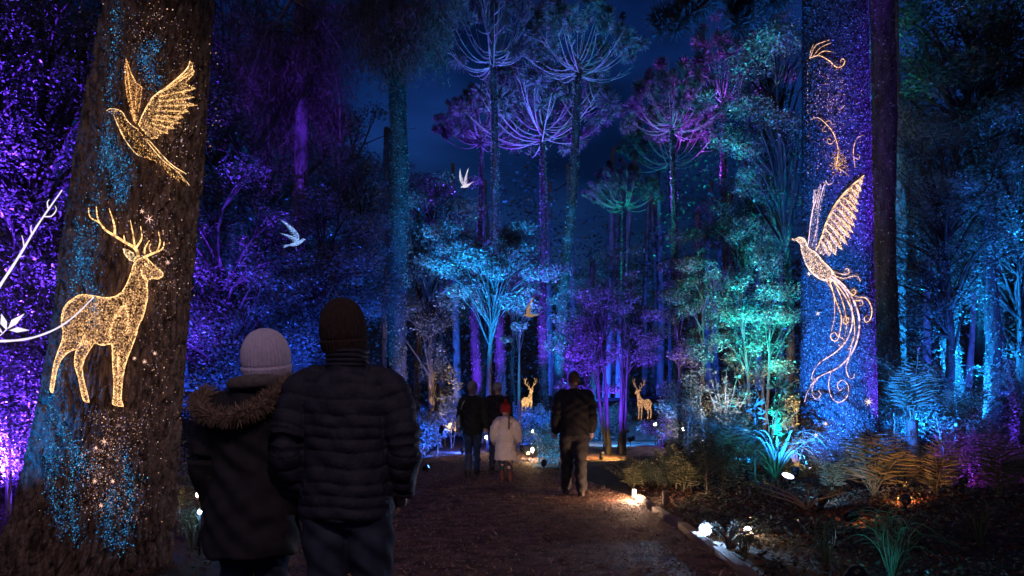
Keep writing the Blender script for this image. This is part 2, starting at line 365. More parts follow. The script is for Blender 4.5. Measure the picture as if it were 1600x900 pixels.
def inside(px, py, poly):
    p = np.asarray(poly, float); q = np.roll(p, -1, 0); c = np.zeros(px.shape, bool)
    for (x0, y0), (x1, y1) in zip(p, q):
        if y0 == y1: continue
        k = ((y0 > py) != (y1 > py)) & (px < (x1 - x0) * (py - y0) / (y1 - y0) + x0); c ^= k
    return c
def edge_dist(px, py, line):
    p = np.asarray(line, float); d = np.full(px.shape, 1e9)
    for a, b in zip(p[:-1], p[1:]):
        ab = b - a; t = np.clip(((px - a[0]) * ab[0] + (py - a[1]) * ab[1]) / (ab @ ab + 1e-9), 0, 1)
        d = np.minimum(d, np.hypot(px - a[0] - t * ab[0], py - a[1] - t * ab[1]))
    return d
def speck_arrays(T, px, py, sz, col, off=0.006):
    n = len(px); a = R.uniform(0, 6.283, n); asp = R.uniform(0.45, 1.0, n); V = []
    for k in range(4):
        b = a + k * np.pi / 2 + R.normal(0, 0.2, n); rr = sz * np.where(k % 2, asp, 1.0) * R.uniform(0.7, 1.1, n)
        V.append(T.mapx(px + rr * np.cos(b), py + rr * np.sin(b), off))
    V = np.stack(V, 1).reshape(-1, 3); i = np.arange(n)[:, None] * 4
    return V, np.concatenate([i + [0, 2, 1], i + [0, 3, 2]]), np.repeat(col, 4, 0)
M_glow = emi('painted_projection_glow', (1, 1, 1), 0.62, attr=True)
def lace(T, poly, n, cell, colf, size=(0.5, 1.1), thr=0.22, edge=3.0, lines=(), seed=4):
    """specks of light filling an outline: a net of bright lines, brightest along the rim"""
    p = np.asarray(poly, float); lo, hi = p.min(0), p.max(0)
    px = R.uniform(lo[0], hi[0], n); py = R.uniform(lo[1], hi[1], n); k = inside(px, py, poly); px, py = px[k], py[k]
    f1, f2, c = worley(px / cell % 64, py / cell % 256, 64, seed); e = edge_dist(px, py, np.concatenate([p, p[:1]]))
    for l in lines: e = np.minimum(e, edge_dist(px, py, l) * 1.3)
    rim = np.exp(-(e / edge) ** 2); net = (f2 - f1) < thr
    keep = (R.random(len(px)) < 0.5 + 0.5 * rim) | net; keep &= R.random(len(px)) < (0.6 + 0.4 * rim) * (0.35 + 0.9 * c)
    px, py, rim, c, net = px[keep], py[keep], rim[keep], c[keep], net[keep]
    br = (0.10 + 0.42 * net + 0.8 * rim + 0.25 * c) * R.uniform(0.3, 1.3, len(px)) * R.choice([1, 1, 1, 1, 1, 1, 1, 1, 1, 2.6], len(px))
    return speck_arrays(T, px, py, R.uniform(*size, len(px)), colf(px, py)[:] * br[:, None])
def const(c): return lambda px, py: np.broadcast_to(np.array(c, float), (len(px), 3))
def strokes(T, curves, col, s, name, parent, jit=0.0):
    """curves: list of (px points, width px) -> tubes of light lying on the bark"""
    mb = MB(); 
    for pts, w in curves:
        q = spline(pts, max(8, int(len(pts) * 7))); k = np.linspace(0, 1, len(q)); w = np.asarray(w, float)
        rad = np.interp(k, np.linspace(0, 1, w.size), w.ravel()) / 2 / s
        mb.tube(T.mapx(q[:, 0], q[:, 1], 0.010), np.maximum(rad * R.uniform(1 - jit, 1 + jit, len(q)), 0.0012), 5)
    V, Tt = mb.arrays(); g = np.array(col)[None] * (np.repeat(R.choice([0.25, 0.6, 0.9, 1.1, 1.5], len(V) // 5 + 1), 5)[:len(V), None] * R.uniform(0.8, 1.15, (len(V), 1)))
    return link(name, mesh_np(name, V, Tt, M_glow, True, g), parent)

# --- deer on the left trunk
zd = lambda L: [(70 + a / 2.645, 310 + b / 2.645) for a, b in L]
deer_poly = zd([(385,250),(415,243),(430,255),(450,275),(470,292),(487,306),(488,322),(470,333),(445,331),(428,337),(423,352),(425,380),(426,410),(419,440),(412,470),(402,500),(386,530),(378,565),(362,610),(346,650),(333,690),(323,740),(317,800),(317,830),(325,860),(300,857),(280,848),(283,820),(285,760),(281,700),(279,650),(275,603),(240,607),(205,598),(186,625),(166,660),(154,700),(159,740),(172,790),(184,842),(162,838),(150,800),(138,740),(124,692),(124,655),(130,625),(110,630),(85,646),(65,672),(50,712),(41,760),(33,805),(22,792),(28,740),(38,680),(55,630),(70,590),(75,550),(68,510),(75,460),(95,430),(125,408),(155,397),(200,402),(250,410),(290,405),(320,385),(340,350),(355,310),(368,270)])
GOLD = (1.0, 0.50, 0.16); GOLD2 = (1.0, 0.66, 0.34)
deer1 = empty('light_deer', T1.mapx(np.array([160.]), np.array([640.]))[0], 'golden stag drawn in specks of light on the huge leaning trunk', 'light figure')
off1 = -np.array(deer1.location)
def put(T, arr, name, parent):
    V, Tt, g = arr; V = V - np.array(parent.location); return link(name, mesh_np(name, V, Tt, M_glow, False, g), parent)
inner = [zd([(275,603),(268,560),(278,515),(300,470),(330,440)]), zd([(300,850),(301,740),(304,640)]), zd([(130,625),(150,590),(168,560)]), zd([(428,337),(405,325),(398,300)]), zd([(340,560),(345,500),(335,440)]), zd([(205,598),(160,590),(135,620)])]
put(T1, lace(T1, deer_poly, 70000, 4.6, const((1.0, 0.52, 0.22)), (0.5, 1.1), 0.34, 2.6, inner), 'body', deer1)
put(T1, lace(T1, zd([(325,207),(345,212),(365,225),(378,246),(370,264),(350,256),(335,240),(325,222)]), 1500, 6, const(GOLD2), (0.45, 0.9), 0.3, 1.6), 'ear', deer1)
def strk(T, curves, col, s, name, parent):
    o = strokes(T, curves, col, s, name, parent); me = o.data; me.transform(Matrix.Translation(-parent.location)); return o
S1 = F / 5.15
rim = deer_poly + deer_poly[:1]
rimc = [(rim[i:i + 4], (0.9, 1.3, 0.9)) for i in range(0, len(rim) - 1, 3)]
strk(T1, rimc, (1.15, 0.66, 0.27), S1, 'outline', deer1)
strk(T1, [(zd([(388,244),(375,208),(330,180),(290,155),(250,130),(225,100),(192,82),(182,60),(181,38)]), (5.5, 4.5, 3.6, 2.4, 1.2)), (zd([(224,100),(216,70),(213,34)]), (2.6, 2, 1)), (zd([(289,154),(287,110),(266,42)]), (3.6, 2.6, 1)), (zd([(372,206),(365,150),(353,90)]), (3, 2.2, 1)), (zd([(376,206),(400,165),(396,115)]), (3, 2.4, 1)), (zd([(331,182),(326,150)]), (3, 1))], (1.1, 0.62, 0.24), S1, 'antler', deer1)
strk(T1, [(zd([(408,244),(445,228),(478,214),(490,200),(493,180)]), (4.2, 3.4, 2.4, 1.2)), (zd([(464,220),(476,180),(470,138)]), (2.8, 2, 1)), (zd([(412,230),(414,205),(432,174)]), (2.8, 2.2, 1.2)), (zd([(440,226),(432,205),(438,185)]), (2, 1))], (1.1, 0.62, 0.24), S1, 'antler', deer1)
strk(T1, [(zd([(412,268),(420,272),(427,276)]), (1, 1.4, .8)), (zd([(412,268),(420,282),(427,276)]), (.8, 1, .8))], (1.3, 0.85, 0.4), S1, 'eye', deer1)
# --- bird on the left trunk
zb = lambda L: [(160 + a / 4.09, 80 + b / 4.09) for a, b in L]
bird1 = empty('light_bird', T1.mapx(np.array([225.]), np.array([210.]))[0], 'golden dove drawn in specks of light high on the leaning trunk', 'light figure')
bb = zb([(25,380),(50,366),(62,384),(100,374),(132,396),(156,440),(190,475),(215,488),(240,518),(292,560),(332,610),(382,665),(430,713),(480,753),(537,785),(475,775),(560,860),(482,803),(502,850),(440,788),(452,826),(395,745),(330,700),(250,672),(215,655),(175,620),(155,582),(120,520),(90,452),(68,406)])
put(T1, lace(T1, bb, 9000, 5, const(GOLD), (0.45, 0.95), 0.26, 1.8, [zb([(100,440),(180,540),(300,640),(430,760)])]), 'body', bird1)
wr = zb([(230,470),(260,400),(320,297),(400,237),(480,172),(540,112),(558,62),(580,76),(574,112),(590,126),(575,160),(530,205),(596,238),(515,272),(590,294),(510,315),(606,345),(520,362),(553,385),(490,403),(522,426),(470,440),(500,460),(440,470),(462,496),(413,500),(420,530),(368,525),(350,556),(310,560),(280,535)])
fl = [zb([(a, b), (c, d)]) for a, b, c, d in [(400,240,575,115),(380,260,590,130),(370,290,595,240),(360,320,590,295),(350,350,605,345),(340,380,550,385),(330,410,520,425),(320,435,500,460),(310,460,460,495),(300,480,420,530)]]
put(T1, lace(T1, wr, 17000, 4.2, const((1.0, 0.53, 0.2)), (0.45, 0.95), 0.27, 1.6, fl), 'wing', bird1)
wlft = zb([(150,40),(166,80),(186,140),(216,200),(256,230),(244,330),(226,430),(210,470),(185,400),(160,310),(145,200),(142,100)])
put(T1, lace(T1, wlft, 6500, 4.5, const((0.9, 0.42, 0.14)), (0.4, 0.9), 0.2, 1.5, [zb([(150,60),(205,460)]), zb([(220,220),(205,440)])]), 'wing', bird1)
strk(T1, [(zb([(25,382),(50,368),(100,374),(132,396),(156,440),(190,475),(230,500)]), (0.7, 1.4, 1.2)), (zb([(70,406),(120,520),(155,582),(215,655),(250,672)]), (0.8, 1.1, 0.6)), (zb([(230,470),(260,400),(320,297),(400,237),(480,172),(540,112),(560,64)]), (1.0, 2.0, 1.4)), (zb([(270,560),(380,690),(480,770),(560,860)]), (0.8, 1.4, 0.8)), (zb([(290,560),(430,713),(537,785)]), (0.8, 1.2, 0.8))], (1.15, 0.68, 0.3), S1, 'outline', bird1)
strk(T1, [(f, (0.5, 1.0, 0.5)) for f in fl], (0.95, 0.5, 0.18), S1, 'feather_lines', bird1)
# --- loose specks and streams of light on the left trunk
def stream(T, lines, n, spread, cols, size):
    out = []
    for l in lines:
        q = spline(l, 60); i = R.integers(0, 60, n); px = q[i, 0] + R.normal(0, spread, n) * R.uniform(0.2, 1.6, n); py = q[i, 1] + R.normal(0, 9, n)
        c = np.array(cols, float)[R.integers(0, len(cols), n)] * (R.uniform(0.05, 1.0, n) ** 1.6)[:, None]
        out.append(speck_arrays(T, px, py, R.uniform(*size, n) * R.choice([1, 1, 1, 1.6], n), c))
    off = 0; Vs, Ts, Gs = [], [], []
    for V, Tt, g in out: Vs.append(V); Ts.append(Tt + off); Gs.append(g); off += len(V)
    return np.concatenate(Vs), np.concatenate(Ts), np.concatenate(Gs)
CYS = [(0.03, 0.42, 0.9), (0.02, 0.25, 0.7), (0.08, 0.55, 1.0), (0.03, 0.12, 0.5)]
def stuff(T, arr, name, parent):
    V, Tt, g = arr; o = link(name, mesh_np(name, V, Tt, M_glow, False, g), parent); o['kind'] = 'stuff'; return o
stuff(T1, stream(T1, [[(184,10),(176,90),(172,170),(170,250)], [(168,220),(176,265),(190,300)], [(165,200),(152,300),(138,420)], [(185,235),(197,265),(186,320)], [(246,70),(222,90),(248,130)], [(120,390),(140,440),(150,500)], [(100,560),(80,620),(78,680),(92,730)], [(88,650),(110,690),(140,740)], [(76,690),(80,760),(98,830)], [(120,700),(110,780),(120,840)], [(190,700),(205,770),(195,840)], [(180,760),(165,830),(190,850)], [(120,350),(125,420),(112,460)]], 620, 8.0, CYS, (0.4, 0.9)), 'cyan_light_specks', tree1)
stuff(T1, stream(T1, [[(230,300),(250,420),(240,640)], [(240,10),(290,120),(270,300)], [(200,650),(160,720),(150,800)], [(240,650),(180,700),(210,820)], [(215,340),(230,360),(260,450)], [(150,640),(170,690),(150,760)], [(220,20),(230,140),(260,240)], [(130,700),(160,760),(190,800)]], 420, 26, [(0.9, 0.45, 0.3), (0.8, 0.35, 0.2), (0.6, 0.4, 0.5), (1.0, 0.7, 0.5), (0.4, 0.3, 0.6)], (0.4, 0.95)), 'gold_light_specks', tree1)
strs = []
def star(px, py, r, k=6): return [([(px + r * math.cos(a), py + r * math.sin(a)), (px, py), (px - r * math.cos(a), py - r * math.sin(a))], (0.3, 1.5, 0.3)) for a in [math.pi * j / (k / 2) + 0.3 for j in range(k // 2)]]
strs = sum([star(*p) for p in [(163,690,6),(233,342,7),(222,330,4),(226,565,4),(262,410,4),(176,752,4),(148,752,4),(210,560,3),(150,700,3),(242,552,3),(158,790,4)]], [])
o = strokes(T1, strs, (1.0, 0.55, 0.42), S1, 'light_stars', tree1); o['kind'] = 'stuff'

# --- long-tailed bird on the right trunk
zp = lambda L: [(1230 + a / 2.5, 270 + b / 2.5) for a, b in L]
S2 = F / 12.0
ph = empty('light_bird', T2.mapx(np.array([1300.]), np.array([450.]))[0], 'pale gold long-tailed bird of light with curling plumes on the blue trunk', 'light figure')
PK = (1.0, 0.62, 0.55); PG = (1.0, 0.55, 0.25)
pb = zp([(30,260),(48,251),(66,257),(76,275),(82,292),(112,312),(142,347),(172,378),(192,412),(170,426),(130,416),(95,391),(70,352),(58,316),(50,278)])
put(T2, lace(T2, pb, 12000, 3.0, const((1.0, 0.66, 0.52)), (0.6, 1.1), 0.4, 1.8), 'body', ph)
lead = zp([(112,304),(132,258),(155,190),(190,122),(240,62),(300,10)])
tips = [(292,45),(290,72),(282,98),(280,125),(277,154),(273,184),(264,210),(258,236),(247,256),(235,282),(215,302),(190,322),(165,326)]
lq = spline(lead, len(tips) + 3)[::-1]
wp = lead + [p for k, t in enumerate(zp(tips)) for p in (t, tuple(0.72 * np.array(t) + 0.28 * lq[min(k + 2, len(lq) - 1)]))] + zp([(140,322)])
def wingcol(px, py):
    k = sstep(1270, 1345, px)[:, None]; return (1 - k) * np.array([0.95, 0.66, 0.66]) + k * np.array([1.0, 0.52, 0.24])
wf = [[tuple(lq[k + 1]), t] for k, t in enumerate(zp(tips))]
put(T2, lace(T2, wp, 17000, 3.4, wingcol, (0.5, 1.0), 0.34, 1.5, wf), 'wing', ph)
strk(T2, [([tuple(lq[k + 1] * 0.9 + 0.1 * np.array(t)), tuple(0.5 * lq[k + 1] + 0.5 * np.array(t) + np.array([1.5, -1.0])), t], (0.9, 1.8, 0.7)) for k, t in enumerate(zp(tips))] + [(lead, (1.6, 2.8, 1.6))], (1.0, 0.58, 0.32), S2, 'feather', ph)
strk(T2, [([tuple(lq[k + 1] * 0.75 + 0.25 * np.array(t)), tuple(0.4 * lq[k + 1] + 0.6 * np.array(t) + np.array([-1.5, 2.5])), tuple(np.array(t) * 0.9 + 0.1 * lq[k + 1] + np.array([0, 2.0]))], (0.7, 1.2, 0.6)) for k, t in enumerate(zp(tips))], (0.85, 0.62, 0.95), S2, 'feather', ph)
strk(T2, [(zp(l), (0.6, 1.0, 0.4)) for l in [[(80,284),(90,200),(102,120),(104,68)],[(82,282),(92,200),(104,120),(106,68)],[(100,150),(112,100),(108,72)],[(110,150),(122,100),(131,44)],[(118,140),(132,90),(152,28)],[(96,290),(115,220),(122,130)],[(150,30),(160,45),(175,40)],[(112,120),(118,90),(124,60)]]], (0.85, 0.6, 0.75), S2, 'wing', ph)['kind'] = 'stuff'
put(T2, lace(T2, zp([(80,286),(88,210),(100,110),(104,66),(116,66),(131,44),(140,60),(152,28),(146,80),(130,140),(122,200),(112,300)]), 3800, 3.2, const((0.7, 0.55, 0.95)), (0.45, 0.9), 0.2, 0.8), 'wing', ph)
strk(T2, [(pb[:13], (0.8, 1.2, 0.8)), (zp([(28,260),(18,258),(30,268)]), (1.0, 0.6)), (zp([(52,266),(57,262),(61,268),(55,272),(52,266)]), (0.7,))], (1.2, 0.8, 0.6), S2, 'outline', ph)
tails = [([(160,410),(210,440),(245,500),(255,580),(235,650),(190,700),(130,740),(103,775),(96,805),(108,818),(118,806)], (1.4, 1.6, 1.2, 0.7)), ([(170,400),(230,450),(275,540),(280,620),(255,700),(200,760),(120,800),(82,850),(68,895)], (1.6, 1.9, 1.7, 0.8)), ([(190,420),(260,480),(308,490),(330,530),(325,570),(308,584),(300,568),(312,558)], (1.3, 1.3, 0.8)), ([(180,400),(220,413),(250,405),(275,405),(286,425)], (1.2, 0.7)), ([(170,385),(215,396),(241,392),(236,374),(222,380)], (1.0, 0.7)), ([(165,420),(190,500),(211,560),(206,620),(194,655),(174,652),(171,632),(187,624),(197,640)], (1.2, 1.2, 0.8)), ([(258,640),(242,720),(230,760),(240,798),(258,802),(263,785)], (1.1, 0.8)), ([(170,780),(162,830),(175,880),(205,896),(235,872),(238,832),(215,810),(196,828),(205,850),(215,842)], (0.8, 1.0, 0.7)), ([(108,802),(97,860),(114,884),(131,866),(120,850)], (0.8, 0.7)), ([(175,415),(225,480),(258,560),(262,640),(240,690)], (1.2, 1.4, 0.6)), ([(180,420),(215,500),(232,580),(225,640)], (1.0, 1.2, 0.5)), ([(250,480),(268,470),(262,455),(250,462)], (0.9, 0.6)), ([(262,500),(290,500),(295,515),(283,520)], (0.9, 0.6)), ([(225,560),(240,572),(232,590),(218,582),(226,566)], (0.9, 0.9)), ([(150,420),(180,470),(185,560),(172,620)], (0.7, 0.5)), ([(205,640),(222,655),(215,680),(200,672)], (0.8, 0.6))]
for pts, w in tails:
    w = tuple(1.35 * a for a in w)
    strk(T2, [(zp(pts), w)], (1.0, 0.55, 0.34) if pts[-1][1] < 700 else (0.85, 0.55, 0.70), S2, 'tail_plume', ph)
q = np.concatenate([np.array(spline(zp(pts), 50)) for pts, w in tails]); i = R.integers(0, len(q), 900)
put(T2, speck_arrays(T2, q[i, 0] + R.normal(0, 2.2, 900), q[i, 1] + R.normal(0, 2.2, 900), R.uniform(0.4, 0.8, 900), np.array([[1.0, 0.6, 0.45]]) * R.uniform(0.1, 0.9, (900, 1))), 'tail_specks', ph)
zt = lambda L: [(1200 + a / 2.25, b / 2.25) for a, b in L]
scr = empty('light_scrollwork', T2.mapx(np.array([1290.]), np.array([180.]))[0], 'curling gold scrolls and leaf of light above the bird on the blue trunk', 'light figure')
for l, w in [([(145,205),(180,196),(215,214),(240,236),(262,232),(270,212),(258,208),(256,220)], (0.8, 1.5, 1.0)), ([(150,200),(168,160),(217,140)], (0.6, 1.0, 0.5)), ([(158,198),(185,168),(222,150)], (0.6, 0.9, 0.5)), ([(170,197),(196,180),(232,184)], (0.6, 0.9, 0.5)), ([(147,205),(150,180),(160,155)], (0.5, 0.8, 0.4)), ([(150,420),(175,414),(200,432),(228,465),(244,510),(246,545),(238,595)], (0.5, 1.2, 0.8)), ([(236,492),(222,506),(208,500),(212,488),(220,492)], (0.8, 0.6)), ([(335,475),(312,488),(300,530),(306,590)], (0.5, 0.9, 0.5)), ([(304,555),(318,560),(322,548),(312,544)], (0.7, 0.5)), ([(205,440),(190,460),(205,462)], (0.7, 0.6)), ([(238,590),(262,600),(285,620)], (0.8, 0.6)), ([(195,640),(215,650),(230,640)], (0.6, 0.5)), ([(200,430),(216,425),(226,438)], (0.7, 0.5)), ([(270,370),(255,385),(245,380)], (0.6, 0.4))]:
    strk(T2, [(zt(l), w)], (0.95, 0.5, 0.26), S2, 'scroll', scr)
n = 1500; px = np.clip(R.normal(1298, 20, n), 1262, 1346); py = R.uniform(95, 290, n); k = R.random(n) < 0.3 + 0.7 * np.exp(-((py - 155) / 45) ** 2); px, py = px[k], py[k]
c = np.where((R.random(len(px)) < 0.6)[:, None], np.array([[0.95, 0.5, 0.5]]), np.array([[0.6, 0.35, 0.9]])) * (R.random((len(px), 1)) ** 2 * 1.1)
put(T2, speck_arrays(T2, px, py, R.uniform(0.4, 1.1, len(px)), c), 'specks', scr)['kind'] = 'stuff'
n = 240; put(T2, speck_arrays(T2, R.normal(1311, 6, n), R.normal(254, 9, n), R.uniform(0.5, 1.2, n), np.array([[1, 0.5, 0.15]]) * R.uniform(0.2, 1, (n, 1))), 'specks', scr)['kind'] = 'stuff'
o = strokes(T2, star(1357, 628, 7, 8) + star(1264, 428, 4) + star(1278, 490, 4) + star(1290, 662, 4) + star(1275, 680, 4) + star(1325, 702, 4), (1.0, 0.8, 0.75), S2, 'light_stars', tree2); o['kind'] = 'stuff'
n = 900; stuff(T2, speck_arrays(T2, R.uniform(1256, 1330, n), R.uniform(380, 750, n), R.uniform(0.4, 0.9, n), np.array([[0.1, 0.45, 1.0]]) * (R.random((n, 1)) ** 3)), 'blue_light_specks', tree2)
# ------------------------------------------------------------------ trees
def limb(a, b, sag=0.12, n=7):
    a = np.asarray(a, float); b = np.asarray(b, float); m = (a + b) / 2 + np.array([0, 0, 1]) * np.linalg.norm(b - a) * sag + R.normal(0, 0.06, 3) * np.linalg.norm(b - a)
    return spline([a, m, b], n)
def broadleaf(name, label, base, zc, rad, nclump, nleaf, lsz, mt=None, tr=0.12, multi=1, group=None, cat='tree', cr=0.34, layer=0.6, lean=(0, 0), droop=0.15, bark=None, shell=0.5):
    """tapered trunk with limbs and a crown of leaf clumps"""
    x, y = base; g = gz(x, y); r = empty(name, (x, y, g), label, cat, group)
    nleaf = int(nleaf * 1.5); nclump = int(nclump * 1.35); cr *= 0.80
    rad = np.array(rad, float); cc = np.array([lean[0], lean[1], zc - g])
    d = unit(R.normal(0, 1, (nclump, 3))); C = cc + d * (R.random(nclump) ** shell)[:, None] * rad
    C[:, 2] = np.maximum(C[:, 2], 0.12)
    csz = cr * rad.mean() * R.uniform(0.55, 1.25, nclump)
    mb = MB(); tops = []
    for k in range(multi):
        a = 6.283 * k / multi + R.random(); o = 0.0 if multi == 1 else 0.10 + 0.25 * R.random()
        b0 = np.array([o * math.cos(a), o * math.sin(a), -0.15]); top = cc + np.array([math.cos(a), math.sin(a), 0]) * rad * (0.0 if multi == 1 else 0.35) + np.array([0, 0, 0.2 * rad[2]])
        pts = spline([b0, b0 * 0.6 + top * 0.4 + R.normal(0, 0.06, 3) * rad.mean() * np.array([1, 1, 0.2]), top], 12); k2 = np.linspace(0, 1, 12)
        mb.tube(pts, tr * (1 - 0.72 * k2) * (1 + 0.5 * np.exp(-k2 * 14)), 8); tops.append(pts)
    for c in C:
        pts = tops[int(np.argmin([np.linalg.norm(p[6] - c) for p in tops]))]
        i = int(np.clip(np.searchsorted(pts[:, 2], c[2] * 0.72 - 0.2 * np.linalg.norm(c[:2] - pts[5, :2])) + R.integers(-1, 2), 1, 10))
        L = limb(pts[i], c); mb.tube(L, np.linspace(tr * 0.34, tr * 0.07, 7), 5)
        for _ in range(2):
            e = c + R.normal(0, 1, 3) * csz.mean() * np.array([1, 1, 0.5]); mb.tube(limb(L[4], e, 0.05, 5), np.linspace(tr * 0.12, tr * 0.04, 5), 4)
    link('trunk', mb.mesh('trunk', bark or M_barkdark), r)
    w = csz ** 2; i = R.choice(nclump, nleaf, p=w / w.sum()); o = unit(R.normal(0, 1, (nleaf, 3))) * (R.random(nleaf) ** 0.45)[:, None] * csz[i][:, None]
    o[:, 2] *= layer; Pp = C[i] + o; Pp[:, 2] = np.maximum(Pp[:, 2], 0.04)
    s = lsz * 0.86 * R.uniform(0.5, 1.4, nleaf)
    V, T = leaves(Pp, s, s * R.uniform(0.45, 0.65, nleaf), droop=droop)
    link('crown', mesh_np('crown', V, T, mt or M_leaf, False), r)
    return r
def light_fleck_leaves(trunk_pts, rads, n, sz, parent, half=True):  # small pale leaves standing in for projected dots of light on the bark
    p = np.asarray(trunk_pts, float); i = R.uniform(0, len(p) - 1.001, n); k = i.astype(int); f = (i - k)[:, None]
    c = p[k] * (1 - f) + p[k + 1] * f; rr = np.interp(i, np.arange(len(p)), rads)
    a = R.uniform(math.pi, 2 * math.pi, n) + R.normal(0, 0.3, n)
    nr = np.stack([np.cos(a), np.sin(a), 0 * a], -1); c = c + nr * (rr + 0.015 + 0.02 * R.random(n))[:, None]
    s = sz * R.uniform(0.5, 1.3, n); V, T = leaves(c, s, s * 0.7, u=R.normal(0, 1, (n, 3)), nrm=nr + R.normal(0, 0.55, (n, 3)))
    o = link('light_fleck_leaves', mesh_np('light_fleck_leaves', V, T, M_leaf2, False), parent); o['kind'] = 'stuff'
def tall_trunk(name, label, px0, py0, px1, D, w0, w1, mt=None, fleckn=2200, fleck_size=0.05, group=None, cat='tree'):
    """trunk seen from (px0, py0) at its top to px1 at the ground, widths in photo pixels"""
    x1, x0 = X(px1, D), X(px0, D); g = gz(x1, D); zt = Z(py0, D); r = empty(name, (x1, D, g), label, cat, group)
    k = np.linspace(0, 1, 26)[:, None]; pts = np.array([0, 0, -0.2]) * (1 - k) + np.array([x0 - x1, 0, zt - g]) * k
    pts[:, 0] += 0.05 * np.sin(k[:, 0] * 9 + x1) * np.sin(k[:, 0] * math.pi); kk = k[:, 0]
    rd = (w1 * (1 - kk) + w0 * kk) / 2 / F * D * (1 + 0.35 * np.exp(-kk * 26)) * (1 + 0.04 * np.sin(kk * 60 + x1))
    mb = MB(); mb.tube(pts, rd, 18); link('trunk', mb.mesh('trunk', mt or M_bark), r)
    if fleckn: light_fleck_leaves(pts, rd, fleckn, fleck_size, r)
    return r, pts, rd

# araucaria crowns: up-swept candelabra branches ending in dark needle tufts
def arau_crown(seed, nb=30, tuft=0.19, rise=0.42, needles=170):
    global R; keep = R; R = np.random.default_rng(seed)
    mb = MB(); C, U, L = [], [], []
    mb.tube([(0, 0, -0.1), (0.01, 0, 0.2), (0, 0.01, 0.48)], [0.03, 0.022, 0.008], 7)
    for b in range(nb):
        az = 6.283 * b / nb * 2.618 + R.normal(0, 0.15); inner = R.random() ** 1.2; ln = 1.0 - 0.72 * inner + R.normal(0, 0.06)
        up = rise * (0.55 + 1.5 * inner) * R.uniform(0.85, 1.15); z0 = 0.30 * inner + R.uniform(-0.06, 0.03)
        k = np.linspace(0, 1, 12); rr = ln * k; zz = z0 + up * (k ** 2.2) - 0.10 * np.sin(k * math.pi) * (1 - inner)
        d = np.array([math.cos(az), math.sin(az)]); bend = R.normal(0, 0.13)
        p = np.stack([rr * d[0] - bend * d[1] * k ** 2, rr * d[1] + bend * d[0] * k ** 2, zz], -1)
        mb.tube(p, np.interp(k, [0, 1], [0.011, 0.005]), 5)
        ends = [(p[-1], R.uniform(0.75, 1.1))]
        for s in range(R.integers(1, 4)):
            i = R.integers(8, 11); e = p[i] + np.array([R.normal(0, 0.09), R.normal(0, 0.09), R.uniform(0.04, 0.16)]) + 0.08 * np.array([*d, 0])
            mb.tube(spline([p[i], (p[i] + e) / 2 + [0, 0, -0.02], e], 5), [0.007, 0.006, 0.005, 0.004, 0.004], 4); ends.append((e, R.uniform(0.5, 0.85)))
        for e, s in ends:
            n = int(needles * s); dd = unit(R.normal(0, 1, (n, 3)) + [0, 0, 0.25]); ll = tuft * s * R.uniform(0.75, 1.0, n); C.append(e + dd * ll[:, None] * 0.5); U.append(dd); L.append(ll)
        n = 16; i = R.uniform(8.5, 11, n); q = np.stack([np.interp(i, np.arange(12), p[:, j]) for j in range(3)], -1)
        dd = unit(R.normal(0, 1, (n, 3)) + np.array([d[0] * 0.6, d[1] * 0.6, 0.5])); ll = R.uniform(0.03, 0.08, n); C.append(q + dd * ll[:, None] * 0.5); U.append(dd); L.append(ll)
    C, U, L = np.concatenate(C), np.concatenate(U), np.concatenate(L)
    V, T = leaves(C, L, 0.010 + 0.006 * R.random(len(C)), u=U, fold=0.3, nrm=R.normal(0, 1, (len(C), 3)))
    a, b = mb.mesh('limbs', M_twig), mesh_np('crown', V, T, M_needle, False)
    R = keep; return a, b
ACR = [arau_crown(s, nb, tf, rs) for s, nb, tf, rs in [(1, 38, 0.17, 0.42), (2, 36, 0.18, 0.62), (3, 40, 0.15, 0.36)]]
def araucaria(label, px0, py0, px1, D, w0, w1, Rpx, var, tilt=0.0, zs=1.0, fleckn=1600):
    r, pts, rd = tall_trunk('araucaria_tree', label, px0, py0 - 6, px1, D, w0 * 0.85, w1, M_barkdark, fleckn=fleckn, fleck_size=0.0022 * D, group='umbrella shaped araucaria trees')
    s = Rpx / F * D; top = pts[-1]
    for nm, me in zip(('limbs', 'crown'), ACR[var]):
        o = link(nm, me, r, tuple(top - np.array([0, 0, 0.05]))); o.scale = (s, s, s * zs); o.rotation_euler = (0, tilt, R.uniform(0, 6.28))
    return r, pts
A = {}
A['a1'] = araucaria('tall slim araucaria with pale blue branches, its crown cut by the top of the picture', 770, 105, 784, 26, 11, 16, 92, 1, 0, 1.3)
A['a2'] = araucaria('violet araucaria with a broad dish crown between the pale blue one and the leaning one', 848, 222, 849, 30, 9, 17, 126, 0, 0, 0.95)
A['a3'] = araucaria('leaning dark araucaria with round black tufts against the sky', 905, 118, 866, 24, 13, 20, 100, 0, 0.05, 1.0)
A['a4'] = araucaria('small violet araucaria left of the slim pale trunk', 752, 228, 750, 33, 6, 14, 78, 2)
A['a5'] = araucaria('purple araucaria with an open dish crown, left of the magenta one', 1050, 208, 1058, 34, 8, 15, 84, 0)
A['a6'] = araucaria('magenta araucaria with a tall crown beside the teal leafy tree', 1130, 172, 1136, 36, 9, 14, 88, 1)
A['a7'] = araucaria('low araucaria with a teal green dish crown in the middle distance', 975, 330, 978, 32, 6, 11, 66, 2)
A['a8'] = araucaria('dim green araucaria crown just below the purple one', 1047, 262, 1050, 40, 7, 11, 84, 2, fleckn=300)

